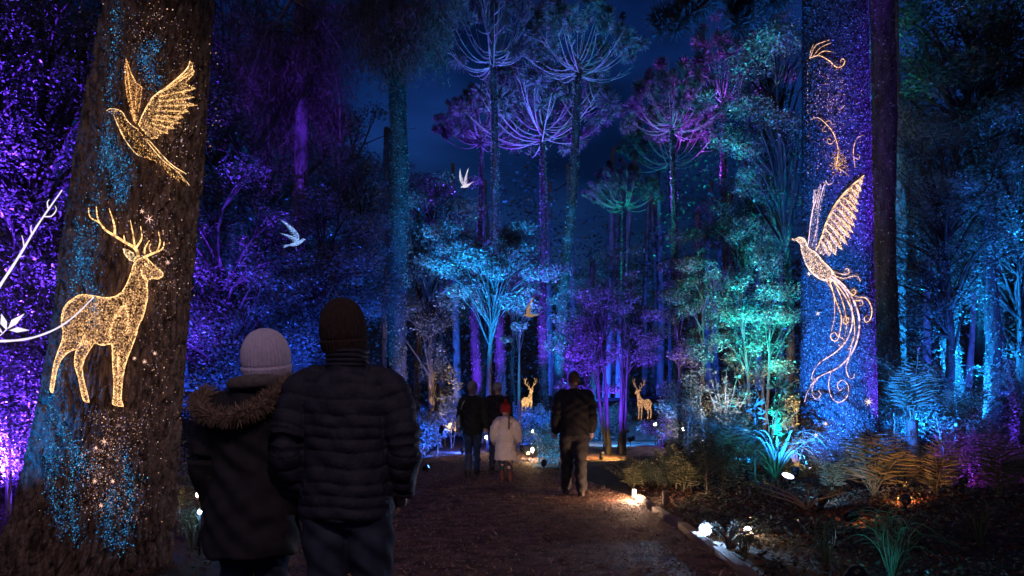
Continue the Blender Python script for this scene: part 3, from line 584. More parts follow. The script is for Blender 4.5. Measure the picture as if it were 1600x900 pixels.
pine, ppts, prd = tall_trunk('pine_tree', 'straight pine trunk with brown foliage at its top and leaf flecks for dots of cyan light', 622, -60, 621, 21, 24, 31, M_barkdark, 3600, 0.05)
def conifer_foliage(parent, origin, tips, n, lsz, mt):
    mb = MB(); C = []
    for t in tips:
        L = limb(origin[0] if isinstance(origin, list) else np.array(origin) + R.normal(0, 0.25, 3) * [0.3, 0.3, 3], t, 0.10, 9); mb.tube(L, np.linspace(0.035, 0.008, 9), 5)
        i = R.uniform(2.5, 8, n); q = np.stack([np.interp(i, np.arange(9), L[:, j]) for j in range(3)], -1); q += R.normal(0, 0.22, (n, 3)); q[:, 2] -= np.abs(R.normal(0, 0.35, n)); C.append(q)
    C = np.concatenate(C); n = len(C); u = R.normal(0, 0.5, (n, 3)); u[:, 2] -= 0.8
    V, T = leaves(C, lsz * R.uniform(0.6, 1.6, n), lsz * 0.13, u=u, nrm=R.normal(0, 1, (n, 3)), fold=0.3)
    link('limbs', mb.mesh('limbs', M_twig), parent); link('crown', mesh_np('crown', V, T, mt, False), parent)
b0 = np.array(pine.location)
conifer_foliage(pine, np.array(P(622, 20, 21)) - b0, [np.array(P(px, py, D)) - b0 for px, py, D in [(545,30,21),(560,80,20.5),(590,60,19.5),(660,50,20),(700,40,21),(690,85,21.5),(640,90,20),(575,-10,21),(670,0,20.5),(600,100,20.4),(530,-10,22),(720,-5,22),(645,20,19.7)]], 1500, 0.15, M_brownleaf)
con, cp, cr_ = tall_trunk('conifer_tree', 'dark drooping conifer between the leaning trunk and the pine', 470, -80, 466, 15.5, 16, 30, M_bark, 0)
b0 = np.array(con.location)
conifer_foliage(con, np.array(P(468, 60, 15.5)) - b0, [np.array(P(px, py, 15.5 + R.normal(0, 0.7))) - b0 for px, py in [(340,20),(360,80),(390,120),(350,150),(400,170),(420,230),(440,200),(500,230),(520,170),(540,90),(560,40),(520,10),(480,110),(440,50),(400,40),(380,-10),(540,230),(500,70),(410,300),(470,280),(530,300)]], 1500, 0.12, M_brownleaf)

# overhanging araucaria branch belonging to the right giant
def needle_branch(parent, a, b, name='branch', nsub=13):
    a = np.array(a); b = np.array(b); mb = MB(); L = spline([a, (a + b) / 2 + np.array([0, 0, 0.25]), b], 16); mb.tube(L, np.linspace(0.05, 0.012, 16), 6); C, U, LL = [], [], []
    d = unit(b - a); sd = np.array([-d[1], d[0], 0]); 
    for s in range(nsub):
        i = int(3 + 12 * s / nsub); q0 = L[i]; e = q0 + d * R.uniform(0.25, 0.5) + sd * R.uniform(-0.45, 0.45) + np.array([0, 0, R.uniform(-0.35, 0.1)])
        sp = spline([q0, (q0 + e) / 2 + [0, 0, 0.04], e], 8); mb.tube(sp, np.linspace(0.014, 0.006, 8), 4)
        n = 420; t = R.uniform(0, 7, n); q = np.stack([np.interp(t, np.arange(8), sp[:, j]) for j in range(3)], -1); dd = unit(R.normal(0, 1, (n, 3)) + unit(e - q0) * 0.8); ll = R.uniform(0.12, 0.32, n); C.append(q + dd * ll[:, None] / 2); U.append(dd); LL.append(ll)
    C, U, LL = np.concatenate(C), np.concatenate(U), np.concatenate(LL)
    o = link(name, mb.mesh(name, M_twig), parent); V, T = leaves(C, LL, 0.016, u=U, nrm=R.normal(0, 1, (len(C), 3)), fold=0.3)
    link('needles', mesh_np('needles', V, T, M_needle, False), o)
for a, b in [(P(1262, -30, 12.4), P(1045, 22, 11.4)), (P(1262, -60, 12.4), P(1085, 20, 11.0)), (P(1265, -10, 12.4), P(1150, 20, 11.6))]: needle_branch(tree2, a, b)

# leafy trees: (label, px, D, centre row, (rx, ry, rz) m, clumps, leaves, leaf size, ...)
TL = 'leafy_tree'
broadleaf(TL, 'violet lit leafy tree filling the left edge behind the leaning trunk', (X(40, 8.4), 8.4), 3.2, (1.5, 1.2, 3.4), 46, 21000, 0.052, M_leaf2, 0.14, cr=0.30)
broadleaf(TL, 'dim violet leafy tree at the far left edge, farther back', (X(-110, 10.5), 10.5), 5.2, (2.2, 1.6, 4.0), 40, 15000, 0.075, M_leaf2, 0.16, cr=0.32)
broadleaf(TL, 'dark violet crown rising high in the upper left corner', (X(60, 13), 13), 7.6, (3.0, 2, 3.4), 40, 13000, 0.10, M_leaf, 0.2)
broadleaf(TL, 'deep blue leafy tree just right of the leaning trunk', (X(350, 13), 13), 3.1, (1.5, 1.2, 2.6), 40, 15000, 0.066, M_leaf2, 0.12)
broadleaf(TL, 'dark blue leafy tree behind the man in the puffer jacket', (X(500, 15), 15), 3.6, (1.5, 1.2, 2.6), 40, 15000, 0.07, M_leaf2, 0.12)
broadleaf(TL, 'tall dim leafy tree behind the hanging blue bird of light', (X(420, 18.5), 18.5), 6.0, (2.6, 1.6, 3.4), 46, 15000, 0.09, M_leaf, 0.18)
broadleaf(TL, 'leafy tree left of the pine trunk with a pale blue top', (X(560, 18), 18), 5.0, (1.1, 1.0, 2.4), 30, 9000, 0.08, M_leaf2, 0.1)
broadleaf(TL, 'grey blue leafy tree right of the pine trunk', (X(672, 23), 23), 5.6, (1.7, 1.3, 2.9), 40, 12000, 0.09, M_leaf2, 0.13)
broadleaf(TL, 'bright cyan leafy tree spreading over the walkers', (X(768, 20), 20), 5.1, (2.0, 1.6, 1.35), 44, 15000, 0.085, M_leaf2, 0.10, cr=0.32, lean=(0.15, 0), layer=0.5)
broadleaf('sapling', 'small turquoise leafy sapling below the bright cyan tree', (X(812, 22), 22), 4.3, (0.85, 0.7, 1.3), 18, 4200, 0.085, M_leaf2, 0.06)
broadleaf(TL, 'many stemmed violet tree right of the lone walking man', (X(962, 19), 19), 3.5, (1.35, 1.1, 1.9), 44, 13000, 0.07, M_leaf2, 0.055, multi=6, cr=0.30)
broadleaf(TL, 'thin leafed violet tree behind the lone walking man', (X(905, 21.5), 21.5), 3.0, (1.0, 0.9, 2.3), 30, 7000, 0.075, M_leaf2, 0.05, multi=4, cr=0.3)
broadleaf(TL, 'dark golden leafy tree above the pale spreading shrub', (X(1085, 19.5), 19.5), 4.1, (1.2, 1.0, 1.9), 36, 10000, 0.072, M_leaf2, 0.06, multi=3, cr=0.3)
broadleaf(TL, 'turquoise and gold leafy tree left of the blue trunk', (X(1175, 16.5), 16.5), 3.3, (1.25, 1.0, 1.8), 44, 14000, 0.06, M_leaf2, 0.05, multi=4, cr=0.3)
broadleaf(TL, 'green teal tree with a high leafy crown left of the blue trunk', (X(1225, 17.5), 17.5), 8.4, (1.7, 1.5, 3.0), 50, 16000, 0.075, M_leaf2, 0.13, lean=(-0.35, 0), cr=0.30, layer=0.5)
broadleaf(TL, 'teal leafy tree whose crown overhangs the purple araucarias', (X(1165, 20), 20), 6.6, (1.6, 1.2, 1.5), 30, 8000, 0.085, M_leaf2, 0.09, layer=0.5)
broadleaf(TL, 'blue lit leafy tree just right of the blue trunk', (X(1470, 16), 16), 5.2, (1.8, 1.4, 3.2), 46, 15000, 0.066, M_leaf2, 0.12, layer=0.5)
broadleaf(TL, 'blue leafy tree at the right edge of the picture', (X(1590, 17), 17), 5.0, (2.0, 1.5, 3.4), 46, 14000, 0.072, M_leaf2, 0.14, layer=0.5)
broadleaf(TL, 'dark teal crown high in the upper right corner', (X(1530, 20), 20), 10.2, (3.6, 2, 3.0), 60, 20000, 0.13, M_leaf, 0.2, layer=0.5)
broadleaf(TL, 'dim teal leafy tree behind the dark twin trunks', (X(1420, 21), 21), 6.4, (1.7, 1.4, 4.2), 40, 11000, 0.09, M_leaf2, 0.14, layer=0.5)
broadleaf(TL, 'tall black crown behind the conifer, left of the pine', (X(520, 27), 27), 8.6, (3.2, 2, 4.2), 40, 12000, 0.13, M_leaf, 0.2, layer=0.5)
broadleaf(TL, 'tall black crown close to the leaning trunk', (X(355, 22), 22), 10.5, (2.4, 2, 4.6), 40, 12000, 0.11, M_leaf, 0.2, layer=0.5)
broadleaf(TL, 'dark crown between the pine and the small violet araucaria', (X(680, 30), 30), 8.8, (2.0, 1.6, 3.0), 36, 9000, 0.13, M_leaf, 0.16, layer=0.5)
tall_trunk('bare_trunk', 'dark straight trunk close behind the blue trunk', 1375, -120, 1388, 14.6, 34, 40, M_barkdark, 1500, 0.04)
tall_trunk('bare_trunk', 'slim blue lit trunk beside the dark straight one', 1392, -40, 1408, 18, 20, 24, M_bark, 900, 0.05)
BT = [('slim blue trunk behind the pine, nearest to it', 655, 330, 651, 25, 10, 12), ('slim blue trunk seen between the pine and the cyan tree', 688, 440, 690, 29, 6, 8), ('slim cyan trunk half hidden left of the pine', 606, 200, 603, 24, 12, 14), ('thin dark violet trunk beside the small violet araucaria', 742, 400, 744, 27, 12, 16), ('thin blue trunk under the turquoise sapling', 800, 480, 803, 30, 6, 8), ('thin leaning violet trunk at the right edge', 1577, 560, 1590, 12.5, 8, 9), ('blue lit trunk near the right edge, left of a twin', 1476, 480, 1482, 17, 12, 14), ('blue lit trunk near the right edge, right of its twin', 1492, 460, 1497, 17.5, 11, 13), ('dark trunk deep in the right hand planting', 1545, 300, 1552, 16, 20, 24), ('dim teal trunk behind the golden tree', 1090, 330, 1092, 27, 10, 13), ('violet trunk below the purple araucarias', 1140, 300, 1142, 30, 11, 14), ('thin dark trunk left of the violet many stemmed tree', 926, 400, 928, 27, 8, 11)]
for lb, *a in BT: tall_trunk('bare_trunk', lb, *a, M_barkdark, 700, 0.05)

# far wood behind everything: one mass
n = 90000; xx = R.uniform(-46, 46, n); dep = R.uniform(40, 56, n)
topz = 13.0 + 5 * sstep(4, 22, np.abs(xx + 1)) + 2.2 * np.sin(xx * 0.55 + 1) + 1.5 * np.sin(xx * 1.31) + 0.9 * np.sin(xx * 2.7 + dep)
zz = 1.0 + (topz - 1) * R.random(n) ** 0.75; lump = np.sin(xx * 1.9 + zz * 0.8) + np.sin(zz * 1.7 - xx * 0.6 + dep) > -0.9
xx, dep, zz = xx[lump], dep[lump], zz[lump]; s = R.uniform(0.14, 0.34, len(xx))
V, T = leaves(np.stack([xx, dep, zz], -1), s, s * 0.6)
tag(link('forest', mesh_np('forest', V, T, M_leaf, False)), 'far dark wood closing the view behind the lit trees', kind='stuff')
mbf = MB()
for k in range(46):
    x_ = R.uniform(-38, 38); d_ = R.uniform(38, 50); mbf.tube(spline([(x_, d_, 0.5), (x_ + R.normal(0, 0.3), d_, 7), (x_ + R.normal(0, 0.5), d_, 15)], 8), np.linspace(0.26, 0.1, 8), 7)
tag(link('forest', mbf.mesh('forest_stems', M_bark)), 'dim stems standing in the far wood', kind='stuff')

# ------------------------------------------------------------------ shrubs and low plants
SH = 'shrub'
def shrub(label, px, D, h, w, n, lsz, mt=None, nc=14, group=None, name='shrub'):
    x = X(px, D); g = gz(x, D)
    return broadleaf(name, label, (x, D), g + h * 0.52, (w, w * 0.8, h * 0.45), nc, n, lsz, mt or M_leaf2, 0.018, multi=4, cat='shrub', cr=0.5, layer=0.8, group=group, bark=M_twig)
shrub('tall violet shrub against the leaning trunk', 90, 7.3, 2.6, 0.45, 5200, 0.045, nc=26)
shrub('tall violet shrub at the left edge of the picture', 0, 7.0, 3.0, 0.6, 7000, 0.045, nc=30)
shrub('violet lit shrub at the foot of the left edge tree', 20, 7.6, 1.1, 0.8, 3500, 0.05)
shrub('blue shrub beside the coat of the woman', 295, 7.4, 0.9, 0.5, 2600, 0.04)
shrub('low blue shrub left of the far walkers', 665, 19, 1.3, 1.0, 3600, 0.07)
shrub('violet shrub left of the walking woman', 700, 22, 1.5, 1.1, 3400, 0.08)
shrub('amber lit shrub behind the couple between slim blue trunks', 690, 23.5, 3.0, 0.65, 3000, 0.085)
shrub('blue shrub left of the far golden stag', 795, 26, 1.5, 1.3, 3400, 0.09)
shrub('dark shrub right of the far golden stag', 862, 25.5, 1.4, 1.0, 3000, 0.085)
shrub('bright blue shrub beside the legs of the lone walking man', 856, 15.8, 1.0, 0.65, 3600, 0.05)
shrub('dim blue shrub left of the child on the path', 748, 27, 1.6, 1.2, 3000, 0.09)
shrub('violet shrub behind the side path, below the many stemmed tree', 930, 27, 1.3, 1.2, 3000, 0.085)
shrub('violet flowering shrub beside the second golden stag', 1045, 23.5, 1.1, 1.0, 3600, 0.07)
shrub('pale lilac shrub right of the second golden stag', 1052, 25.5, 2.1, 0.8, 2800, 0.08)
shrub('large blue shrub below the pale spreading plant', 1105, 17.2, 1.9, 1.1, 5200, 0.06)
shrub('violet blue low shrub beside the small wooden post', 1085, 20, 0.9, 1.2, 3000, 0.065)
shrub('blue shrub left of the spiky turquoise plant', 1150, 14.2, 1.5, 0.8, 4000, 0.05)
shrub('amber lit narrow shrub close to the blue trunk', 1236, 14.6, 2.4, 0.35, 2600, 0.05)
shrub('golden narrow shrub in the dark left of the turquoise tree', 1088, 16.2, 2.2, 0.35, 1800, 0.055)
shrub('dark clipped round bush right of the blue trunk', 1408, 13.6, 2.75, 0.5, 5000, 0.045, M_leaf, 20)
shrub('violet flowering shrub at the right edge', 1540, 11.5, 0.95, 0.9, 4200, 0.04)
shrub('violet shrub behind the tree fern', 1480, 14, 1.6, 1.0, 3600, 0.055)
shrub('dark blue shrub deep at the right edge', 1580, 13.5, 2.1, 0.9, 3600, 0.055)
shrub('dim shrub between the ferns and the blue trunk', 1385, 11.3, 0.9, 0.5, 2600, 0.04)
shrub('dark shrub beside the path under the long ferns', 1025, 11.6, 0.45, 0.7, 2600, 0.04, M_leaf)
shrub('dark low shrub behind the wooden stake', 1090, 10.6, 0.8, 0.75, 3200, 0.04, M_leaf)
shrub('dark shrub left of the path beyond the couple', 615, 15.5, 0.8, 0.8, 2600, 0.06, M_leaf)

# ground cover: one mass each side
def cover(xr, yr, n, lsz, hmax, label, mt):
    x = R.uniform(*xr, n); y = yr[0] + (yr[1] - yr[0]) * R.random(n) ** 1.3
    c, w = pathc(y); d2 = np.sqrt(((x[:, None] - SPL[None, :, 0]) ** 2 + (y[:, None] - SPL[None, :, 1]) ** 2).min(1))
    clump = np.sin(x * 2.9 + 1.3 * np.sin(y * 1.1)) + np.sin(y * 2.3 + 1.7 * np.sin(x * 1.4)); k = (np.abs(x - c) > w + 0.12) & (d2 > 0.9) & (clump > -0.5)
    k &= ~((y > 12.5) & (y < 26) & (x / y > 0.015) & (x / y < 0.235)); x, y, clump = x[k], y[k], clump[k]; z = hgt(x, y) + hmax * (0.25 + 0.4 * np.clip(clump, 0, 2)) * R.random(len(x))
    s = lsz * R.uniform(0.5, 1.3, len(x)) * (0.6 + y / 22); V, T = leaves(np.stack([x, y, z + 0.02], -1), s, s * 0.5)
    tag(link('ground_cover', mesh_np('ground_cover', V, T, mt, False)), label, kind='stuff')
cover((-9, 0), (7, 30), 15000, 0.06, 0.5, 'low leafy ground cover left of the path', M_leaf)
cover((0.5, 13), (12.5, 32), 26000, 0.06, 0.5, 'low leafy ground cover right of the path', M_leaf2)
cover((1.9, 10), (4.0, 12.5), 20000, 0.05, 0.34, 'sparse low plants on the dark bank at right', M_leaf)

# ferns
def frond_mesh(seed, npin=19, mt=None, tri=True):
    rg = np.random.default_rng(seed); k = np.linspace(0, 1, 14); pts = np.stack([k * 0.92, 0 * k, 0.62 * np.sin(k * 1.9) * (1 - 0.25 * k)], -1)
    mb = MB(); mb.tube(pts, np.linspace(0.009, 0.002, 14), 4)
    C, U, L, Nn = [], [], [], []
    for t in np.linspace(0.14, 0.99, npin):
        q = np.array([np.interp(t, k, pts[:, j]) for j in range(3)]); tan = np.array([np.interp(t, k, np.gradient(pts[:, j], k)) for j in range(3)]); tan = unit(tan)
        ln = 0.30 * math.sin(min(1, t * 1.25 + 0.12) * math.pi) ** 0.8 + 0.02
        for sd in (-1, 1):
            d = unit(np.array([0, sd, 0]) + tan * 0.45 + np.array([0, 0, -0.18 + rg.normal(0, 0.08)])); nn = np.cross(d, tan) * sd
            C.append(q + d * ln / 2); U.append(d); L.append(ln); Nn.append(nn)
    V, T = leaves(np.array(C), np.array(L), 0.024, u=np.array(U), nrm=np.array(Nn) + rg.normal(0, 0.15, (len(C), 3)), fold=0.12)
    mb.add(V, T); return mb.mesh('frond', mt or M_fern, False)
FR = [frond_mesh(1), frond_mesh(2, 17)]
def fern(label, px, D, size, nf, tilt=(0.0, 0.75), h=0.0, name='fern', cat='fern', trunk=None, x=None, group='ferns'):
    x = X(px, D) if x is None else x; g = gz(x, D); r = empty(name, (x, D, g), label, cat, group)
    if trunk:
        mb = MB(); mb.tube([(0, 0, -0.1), (0.03, 0, trunk * 0.5), (0, 0, trunk)], [0.09, 0.07, 0.08], 10); link('trunk', mb.mesh('trunk', M_bark), r)
    for k in range(nf):
        o = link('frond', FR[k % 2], r, (0, 0, (trunk or 0.02))); s = size * R.uniform(0.75, 1.15); o.scale = (s, s, s)
        o.rotation_euler = (R.normal(0, 0.12), -R.uniform(*tilt), 6.283 * k / nf + R.normal(0, 0.25))
    return r
fern('large fern with bronze lit fronds at the foot of the blue trunk', 1365, 9.3, 1.05, 12)
fern('amber tipped fern right of the bronze one', 1462, 9.0, 0.85, 10)
fern('small pale blue fern in front of the blue trunk', 1300, 9.6, 0.7, 8)
fern('wide dark fern overhanging the path edge', 990, 10.8, 0.62, 13)
fern('dark fern behind the wooden stake', 1068, 10.4, 0.95, 12)
fern('dark fern between the overhanging ones and the turquoise plant', 1130, 11.6, 1.0, 12)
fern('tree fern with violet blue fronds right of the blue trunk', 1425, 11.2, 1.05, 13, (0.1, 0.8), name='tree_fern', trunk=0.95)
fern('tree fern with a lower dim crown near the right edge', 1500, 12.6, 0.95, 12, (0.1, 0.8), name='tree_fern', trunk=0.7)
fern('dark fern in the lower right corner', 1560, 8.2, 0.8, 9)
fern('small fern at the foot of the leaning trunk beside the woman', 285, 6.9, 0.55, 8)

# arching strap leaves
def strap_mesh(seed):
    rg = np.random.default_rng(seed); k = np.linspace(0, 1, 12); pts = np.stack([0.75 * k ** 1.15, 0.03 * np.sin(k * 4), 0.72 * np.sin(k * 2.25) * (1 - 0.12 * k)], -1)
    w = 0.024 * np.sin(np.clip(k * 0.93 + 0.07, 0, 1) * math.pi) ** 0.6 + 0.002; s = np.array([0, 1.0, 0])
    V = np.stack([pts - s * w[:, None], pts + np.array([0, 0, -0.008]), pts + s * w[:, None]], 1); V = np.concatenate([V, V - [0, 0, 0.002]]).reshape(-1, 3)
    Q = []
    for l in (0, 36):
        for i in range(11):
            for j in range(2):
                a = l + i * 3 + j; q = [a, a + 1, a + 4, a + 3]; Q.append(q if l == 0 else q[::-1])
    return mesh_np('leaf', V, np.array(Q), M_fern)
ST = [strap_mesh(1), strap_mesh(2)]
def strap(label, px, D, size, n, tilt=(-0.3, 0.55), name='strap_leaf_plant', wide=1.0, group=None):
    x = X(px, D); r = empty(name, (x, D, gz(x, D)), label, 'plant', group)
    for k in range(n):
        o = link('leaf', ST[k % 2], r); s = size * R.uniform(0.6, 1.15); o.scale = (s, s * wide, s * R.uniform(0.8, 1.15)); o.rotation_euler = (R.normal(0, 0.15), -R.uniform(*tilt), R.uniform(0, 6.283))
    return r
strap('big arching turquoise strap leaf plant left of the blue trunk', 1212, 11.3, 0.95, 60, wide=0.55)
strap('grassy tuft with tall thin blades at the bottom right', 1395, 5.15, 0.55, 80, (-0.1, 0.95), 'grass_tuft', 0.26)
strap('thin grassy tuft left of the tall bottom right one', 1290, 5.6, 0.42, 36, (0.1, 0.9), 'grass_tuft', 0.4)
strap('pale grassy tuft beside the starburst lamp', 1165, 6.0, 0.3, 30, (0.1, 0.9), 'grass_tuft', 0.5)
strap('small dark grassy tuft near the right edge', 1530, 6.4, 0.5, 30, (0.1, 0.9), 'grass_tuft', 0.4)
strap('pale dry grass tuft between the leaning trunk and the parka', 300, 6.3, 0.4, 30, (0.1, 0.9), 'grass_tuft', 0.4)

# branching plants with whorls of narrow leaves
def whorl(label, px, D, zlo, h, nst, lsz, mt=None, n=26, spread=0.3, name='spiky_plant'):
    x = X(px, D); g = gz(x, D); r = empty(name, (x, D, g), label, 'plant'); mb = MB(); C, U = [], []
    for s in range(nst):
        e = np.array([R.normal(0, spread), R.normal(0, spread), h * R.uniform(0.6, 1.0)]) if nst > 1 else np.array([0, 0, h])
        sp = spline([(0, 0, 0), e * [0.25, 0.25, 0.5], e], 8); mb.tube(sp, np.linspace(0.016, 0.006, 8), 5)
        for t in ([7] if lsz > 0.1 else [5, 6, 7]) if nst > 1 else [3, 4, 5, 6, 7]:
            dd = unit(R.normal(0, 1, (n, 3)) * [1, 1, 0.5] + [0, 0, 0.35]); C.append(sp[t] + dd * lsz * 0.5); U.append(dd)
    C, U = np.concatenate(C), np.concatenate(U); V, T = leaves(C, lsz * R.uniform(0.7, 1.2, len(C)), lsz * 0.17, u=U, nrm=R.normal(0, 1, (len(C), 3)), fold=0.2)
    link('stem', mb.mesh('stem', M_twig), r); link('foliage', mesh_np('foliage', V, T, mt or M_fern, False), r)
whorl('pale gold spreading branched shrub in the middle of the right planting', 1132, 16.0, 0, 2.0, 16, 0.10, M_leaf2, 18, 0.28)
whorl('spiky turquoise plant on a single stem left of the strap leaf plant', 1180, 11.9, 0, 1.15, 1, 0.22, None, 22)
whorl('ice blue spiky plant high beside the blue trunk', 1205, 14.0, 0, 1.8, 5, 0.24, None, 26, 0.22)
whorl('amber leaved clump tucked against the blue trunk', 1245, 11.7, 0, 0.85, 7, 0.2, None, 22, 0.14)
whorl('small pale plant lit white beside the starburst lamp', 1138, 6.5, 0, 0.28, 9, 0.05, M_leaf2, 14, 0.13)
whorl('orange lit seedling clump on the bank below the flood lamp', 1262, 8.7, 0, 0.32, 8, 0.07, None, 14, 0.25)

# ------------------------------------------------------------------ the coloured lamps
def L(px, D, tgt, col, pw, cone, label, **k): return lamp((X(px, D), D), P(*tgt), col, pw, cone, label, **k)
L(130, 6.9, (30, 250, 8.6), VIO, 600, 120, 'violet spotlight at the foot of the left edge tree')
L(-40, 7.2, (-20, 130, 10), VIO, 9000, 100, 'violet spotlight outside the left edge')
L(330, 10.6, (350, 430, 13), DEEP, 420, 80, 'deep blue spotlight right of the leaning trunk')
L(470, 12.2, (500, 430, 15), DEEP, 380, 80, 'blue spotlight behind the couple')
L(560, 16, (420, 300, 18.5), DEEP, 700, 90, 'deep blue spotlight under the tall dim tree')
L(575, 16.6, (560, 380, 18), CYAN, 200, 70, 'cyan spotlight under the pale topped tree')
L(595, 19.2, (612, 330, 21), CYAN, 420, 45, 'cyan spotlight at the foot of the pine')
L(650, 20.5, (672, 300, 23), LAV, 300, 90, 'lilac spotlight right of the pine')
L(690, 16.4, (780, 395, 20), (0.01, 0.33, 1.0), 4800, 60, 'strong cyan spotlight under the cyan tree', up=0.75)
L(815, 20.5, (812, 470, 22), (0.02, 0.75, 0.9), 420, 60, 'turquoise spotlight under the sapling')
L(765, 24.0, (782, 420, 26), VIO, 2600, 45, 'violet spotlight at the foot of the slim pale trunk')
L(745, 25.2, (748, 420, 28), VIO, 2200, 45, 'violet spotlight at the foot of the thin dark trunk')
L(850, 28.2, (848, 380, 30), VIO, 4200, 45, 'violet spotlight at the foot of the dish crowned araucaria')
L(868, 22.2, (876, 400, 24), CYAN, 3600, 45, 'cyan spotlight at the foot of the leaning araucaria')
L(940, 17.3, (965, 470, 19), VIO, 1200, 100, 'violet spotlight under the many stemmed tree')
L(905, 19.6, (900, 480, 21.5), VIO, 1100, 90, 'purple spotlight behind the lone walking man')
L(945, 21.0, (940, 640, 23), CYAN, 200, 60, 'cyan spotlight on the leaning stems')
L(1105, 17.5, (1085, 440, 19.5), (1.0, 0.60, 0.28), 260, 60, 'warm spotlight under the dark golden tree')
L(1190, 15.2, (1190, 520, 16.8), AMB, 170, 70, 'warm spotlight inside the turquoise tree')
L(1140, 14.9, (1150, 500, 16.5), (0.01, 0.45, 0.95), 260, 80, 'turquoise spotlight under the turquoise tree')
L(1205, 14.6, (1205, 180, 17.5), TEAL, 4200, 55, 'green spotlight aimed high into the teal tree')
L(1150, 17.8, (1165, 300, 20), TEAL, 1500, 60, 'green spotlight under the overhanging teal crown')
L(1440, 13.2, (1470, 380, 16), (0.01, 0.22, 1.0), 650, 90, 'blue spotlight right of the blue trunk')
L(1590, 14.0, (1580, 420, 17), BLUE, 450, 90, 'blue spotlight at the right edge')
L(1500, 16.0, (1530, 90, 20), (0.01, 0.30, 1.0), 3200, 80, 'blue spotlight aimed into the upper right crown')
L(1385, 17.0, (1420, 250, 21), (0.01, 0.28, 1.0), 900, 70, 'blue spotlight between the dark twin trunks')
L(1085, 14.8, (1105, 560, 17.2), (0.02, 0.25, 1.0), 130, 90, 'blue spotlight in front of the large blue shrub')
L(1160, 12.4, (1150, 600, 14.2), CYAN, 110, 100, 'cyan spotlight in front of the blue shrub')
L(1165, 10.8, (1200, 690, 11.5), (0.02, 0.55, 0.85), 26, 110, 'turquoise spotlight under the strap leaf plant')
L(1196, 12.9, (1206, 600, 14.0), (0.25, 0.75, 1.0), 110, 70, 'ice blue spotlight under the spiky plant')
L(1120, 14.9, (1131, 590, 16.0), (1.0, 0.68, 0.4), 260, 60, 'warm spotlight under the pale gold shrub')
L(1250, 13.9, (1238, 560, 14.6), AMB, 320, 60, 'amber spotlight behind the blue trunk')
L(1243, 11.0, (1245, 690, 11.7), AMB, 24, 90, 'amber spotlight under the amber clump')
L(1415, 8.1, (1400, 740, 9.3), (1.0, 0.36, 0.13), 34, 80, 'amber spotlight under the bronze fern')
L(1285, 8.8, (1300, 740, 9.7), (0.2, 0.5, 1.0), 26, 90, 'pale blue spotlight under the small fern')
L(1345, 10.6, (1425, 560, 11.4), (0.10, 0.12, 1.0), 14, 90, 'blue spotlight below the tree fern')
L(1505, 10.6, (1540, 660, 11.5), MAG, 50, 120, 'magenta spotlight in the violet flowering shrub')
L(1480, 13.1, (1487, 560, 17.2), BLUE, 150, 60, 'blue spotlight on the twin trunks at right')
L(1570, 12.0, (1585, 620, 12.6), VIO, 60, 80, 'violet spotlight on the thin leaning trunk')
L(1425, 11.6, (1345, 420, 12.8), VIO, 700, 42, 'violet spotlight grazing the right side of the blue trunk')
L(1500, 9.6, (1340, 190, 12.5), VIO, 3200, 20, 'violet spotlight aimed high on the blue trunk')
L(650, 17.5, (660, 650, 19), BLUE, 380, 120, 'blue spotlight in the low shrubs left of the walkers')
L(722, 19.0, (700, 620, 22), DEEP, 500, 120, 'deep blue spotlight behind the walking woman')
L(705, 21.8, (690, 560, 23.5), AMB, 600, 50, 'warm spotlight under the amber shrub')
L(815, 23.6, (800, 640, 26), BLUE, 500, 120, 'blue spotlight before the far golden stag')
L(850, 14.8, (856, 690, 15.8), (0.03, 0.4, 1.0), 55, 100, 'blue spotlight under the bright blue shrub')
L(1040, 21.8, (1045, 640, 23.5), VIO, 260, 120, 'violet spotlight in the flowering shrub')
L(1055, 24.4, (1052, 600, 25.5), LAV, 150, 80, 'lilac spotlight under the pale lilac shrub')
# tree mounted floods on the araucarias
def AL(key, col, pw, label, f=0.62, cone=100, dy=-0.35):
    r, pts = A[key]; b = np.array(r.location); p = pts[int(f * 25)] + b; t = pts[-1] + b
    q = np.array([p[0] - 0.5, p[1] + 1.5, p[2]]); l = lamp(tuple(q), (t[0], t[1] - 0.5, t[2] + 1.0), col, pw, cone, label, ground=False)
    mb = MB(); mb.tube([p - [q[0], q[1], 0], q - [q[0], q[1], 0]], 0.025, 8); link('bracket', mb.mesh('bracket', M_black), l)
AL('a1', (0.10, 0.20, 1.0), 5000, 'blue flood lamp clamped to the slim pale trunk', 0.66)
AL('a2', VIO, 7000, 'violet flood lamp clamped to the dish crowned araucaria', 0.62)
AL('a3', VIO, 4500, 'violet flood lamp clamped to the leaning araucaria', 0.72)
AL('a4', VIO, 7000, 'violet flood lamp clamped to the small violet araucaria', 0.62)
AL('a5', (0.22, 0.03, 1.0), 12000, 'purple flood lamp clamped to the purple araucaria', 0.66)
AL('a6', MAG, 20000, 'magenta flood lamp clamped to the magenta araucaria', 0.7)
AL('a7', TEAL, 9000, 'teal flood lamp clamped to the low araucaria', 0.5)
AL('a8', TEAL, 2500, 'dim teal flood lamp clamped to the green araucaria', 0.62)
for px, D, col, pw, lb in [(300, 36, DEEP, 2500, 'left'), (640, 35, BLUE, 3000, 'middle'), (930, 36, DEEP, 2500, 'centre right'), (1250, 36, BLUE, 2500, 'right'), (1560, 34, DEEP, 2000, 'far right')]:
    L(px, D, (px, 420, 47), col, pw, 130, 'blue flood lamp facing the far wood, ' + lb)
L(90, 7.9, (60, 130, 13), VIO, 9000, 75, 'violet spotlight aimed into the upper left crown')
L(-150, 4.6, (140, 330, 5.4), (0.005, 0.22, 0.9), 85, 70, 'cyan spotlight grazing the left side of the leaning trunk')
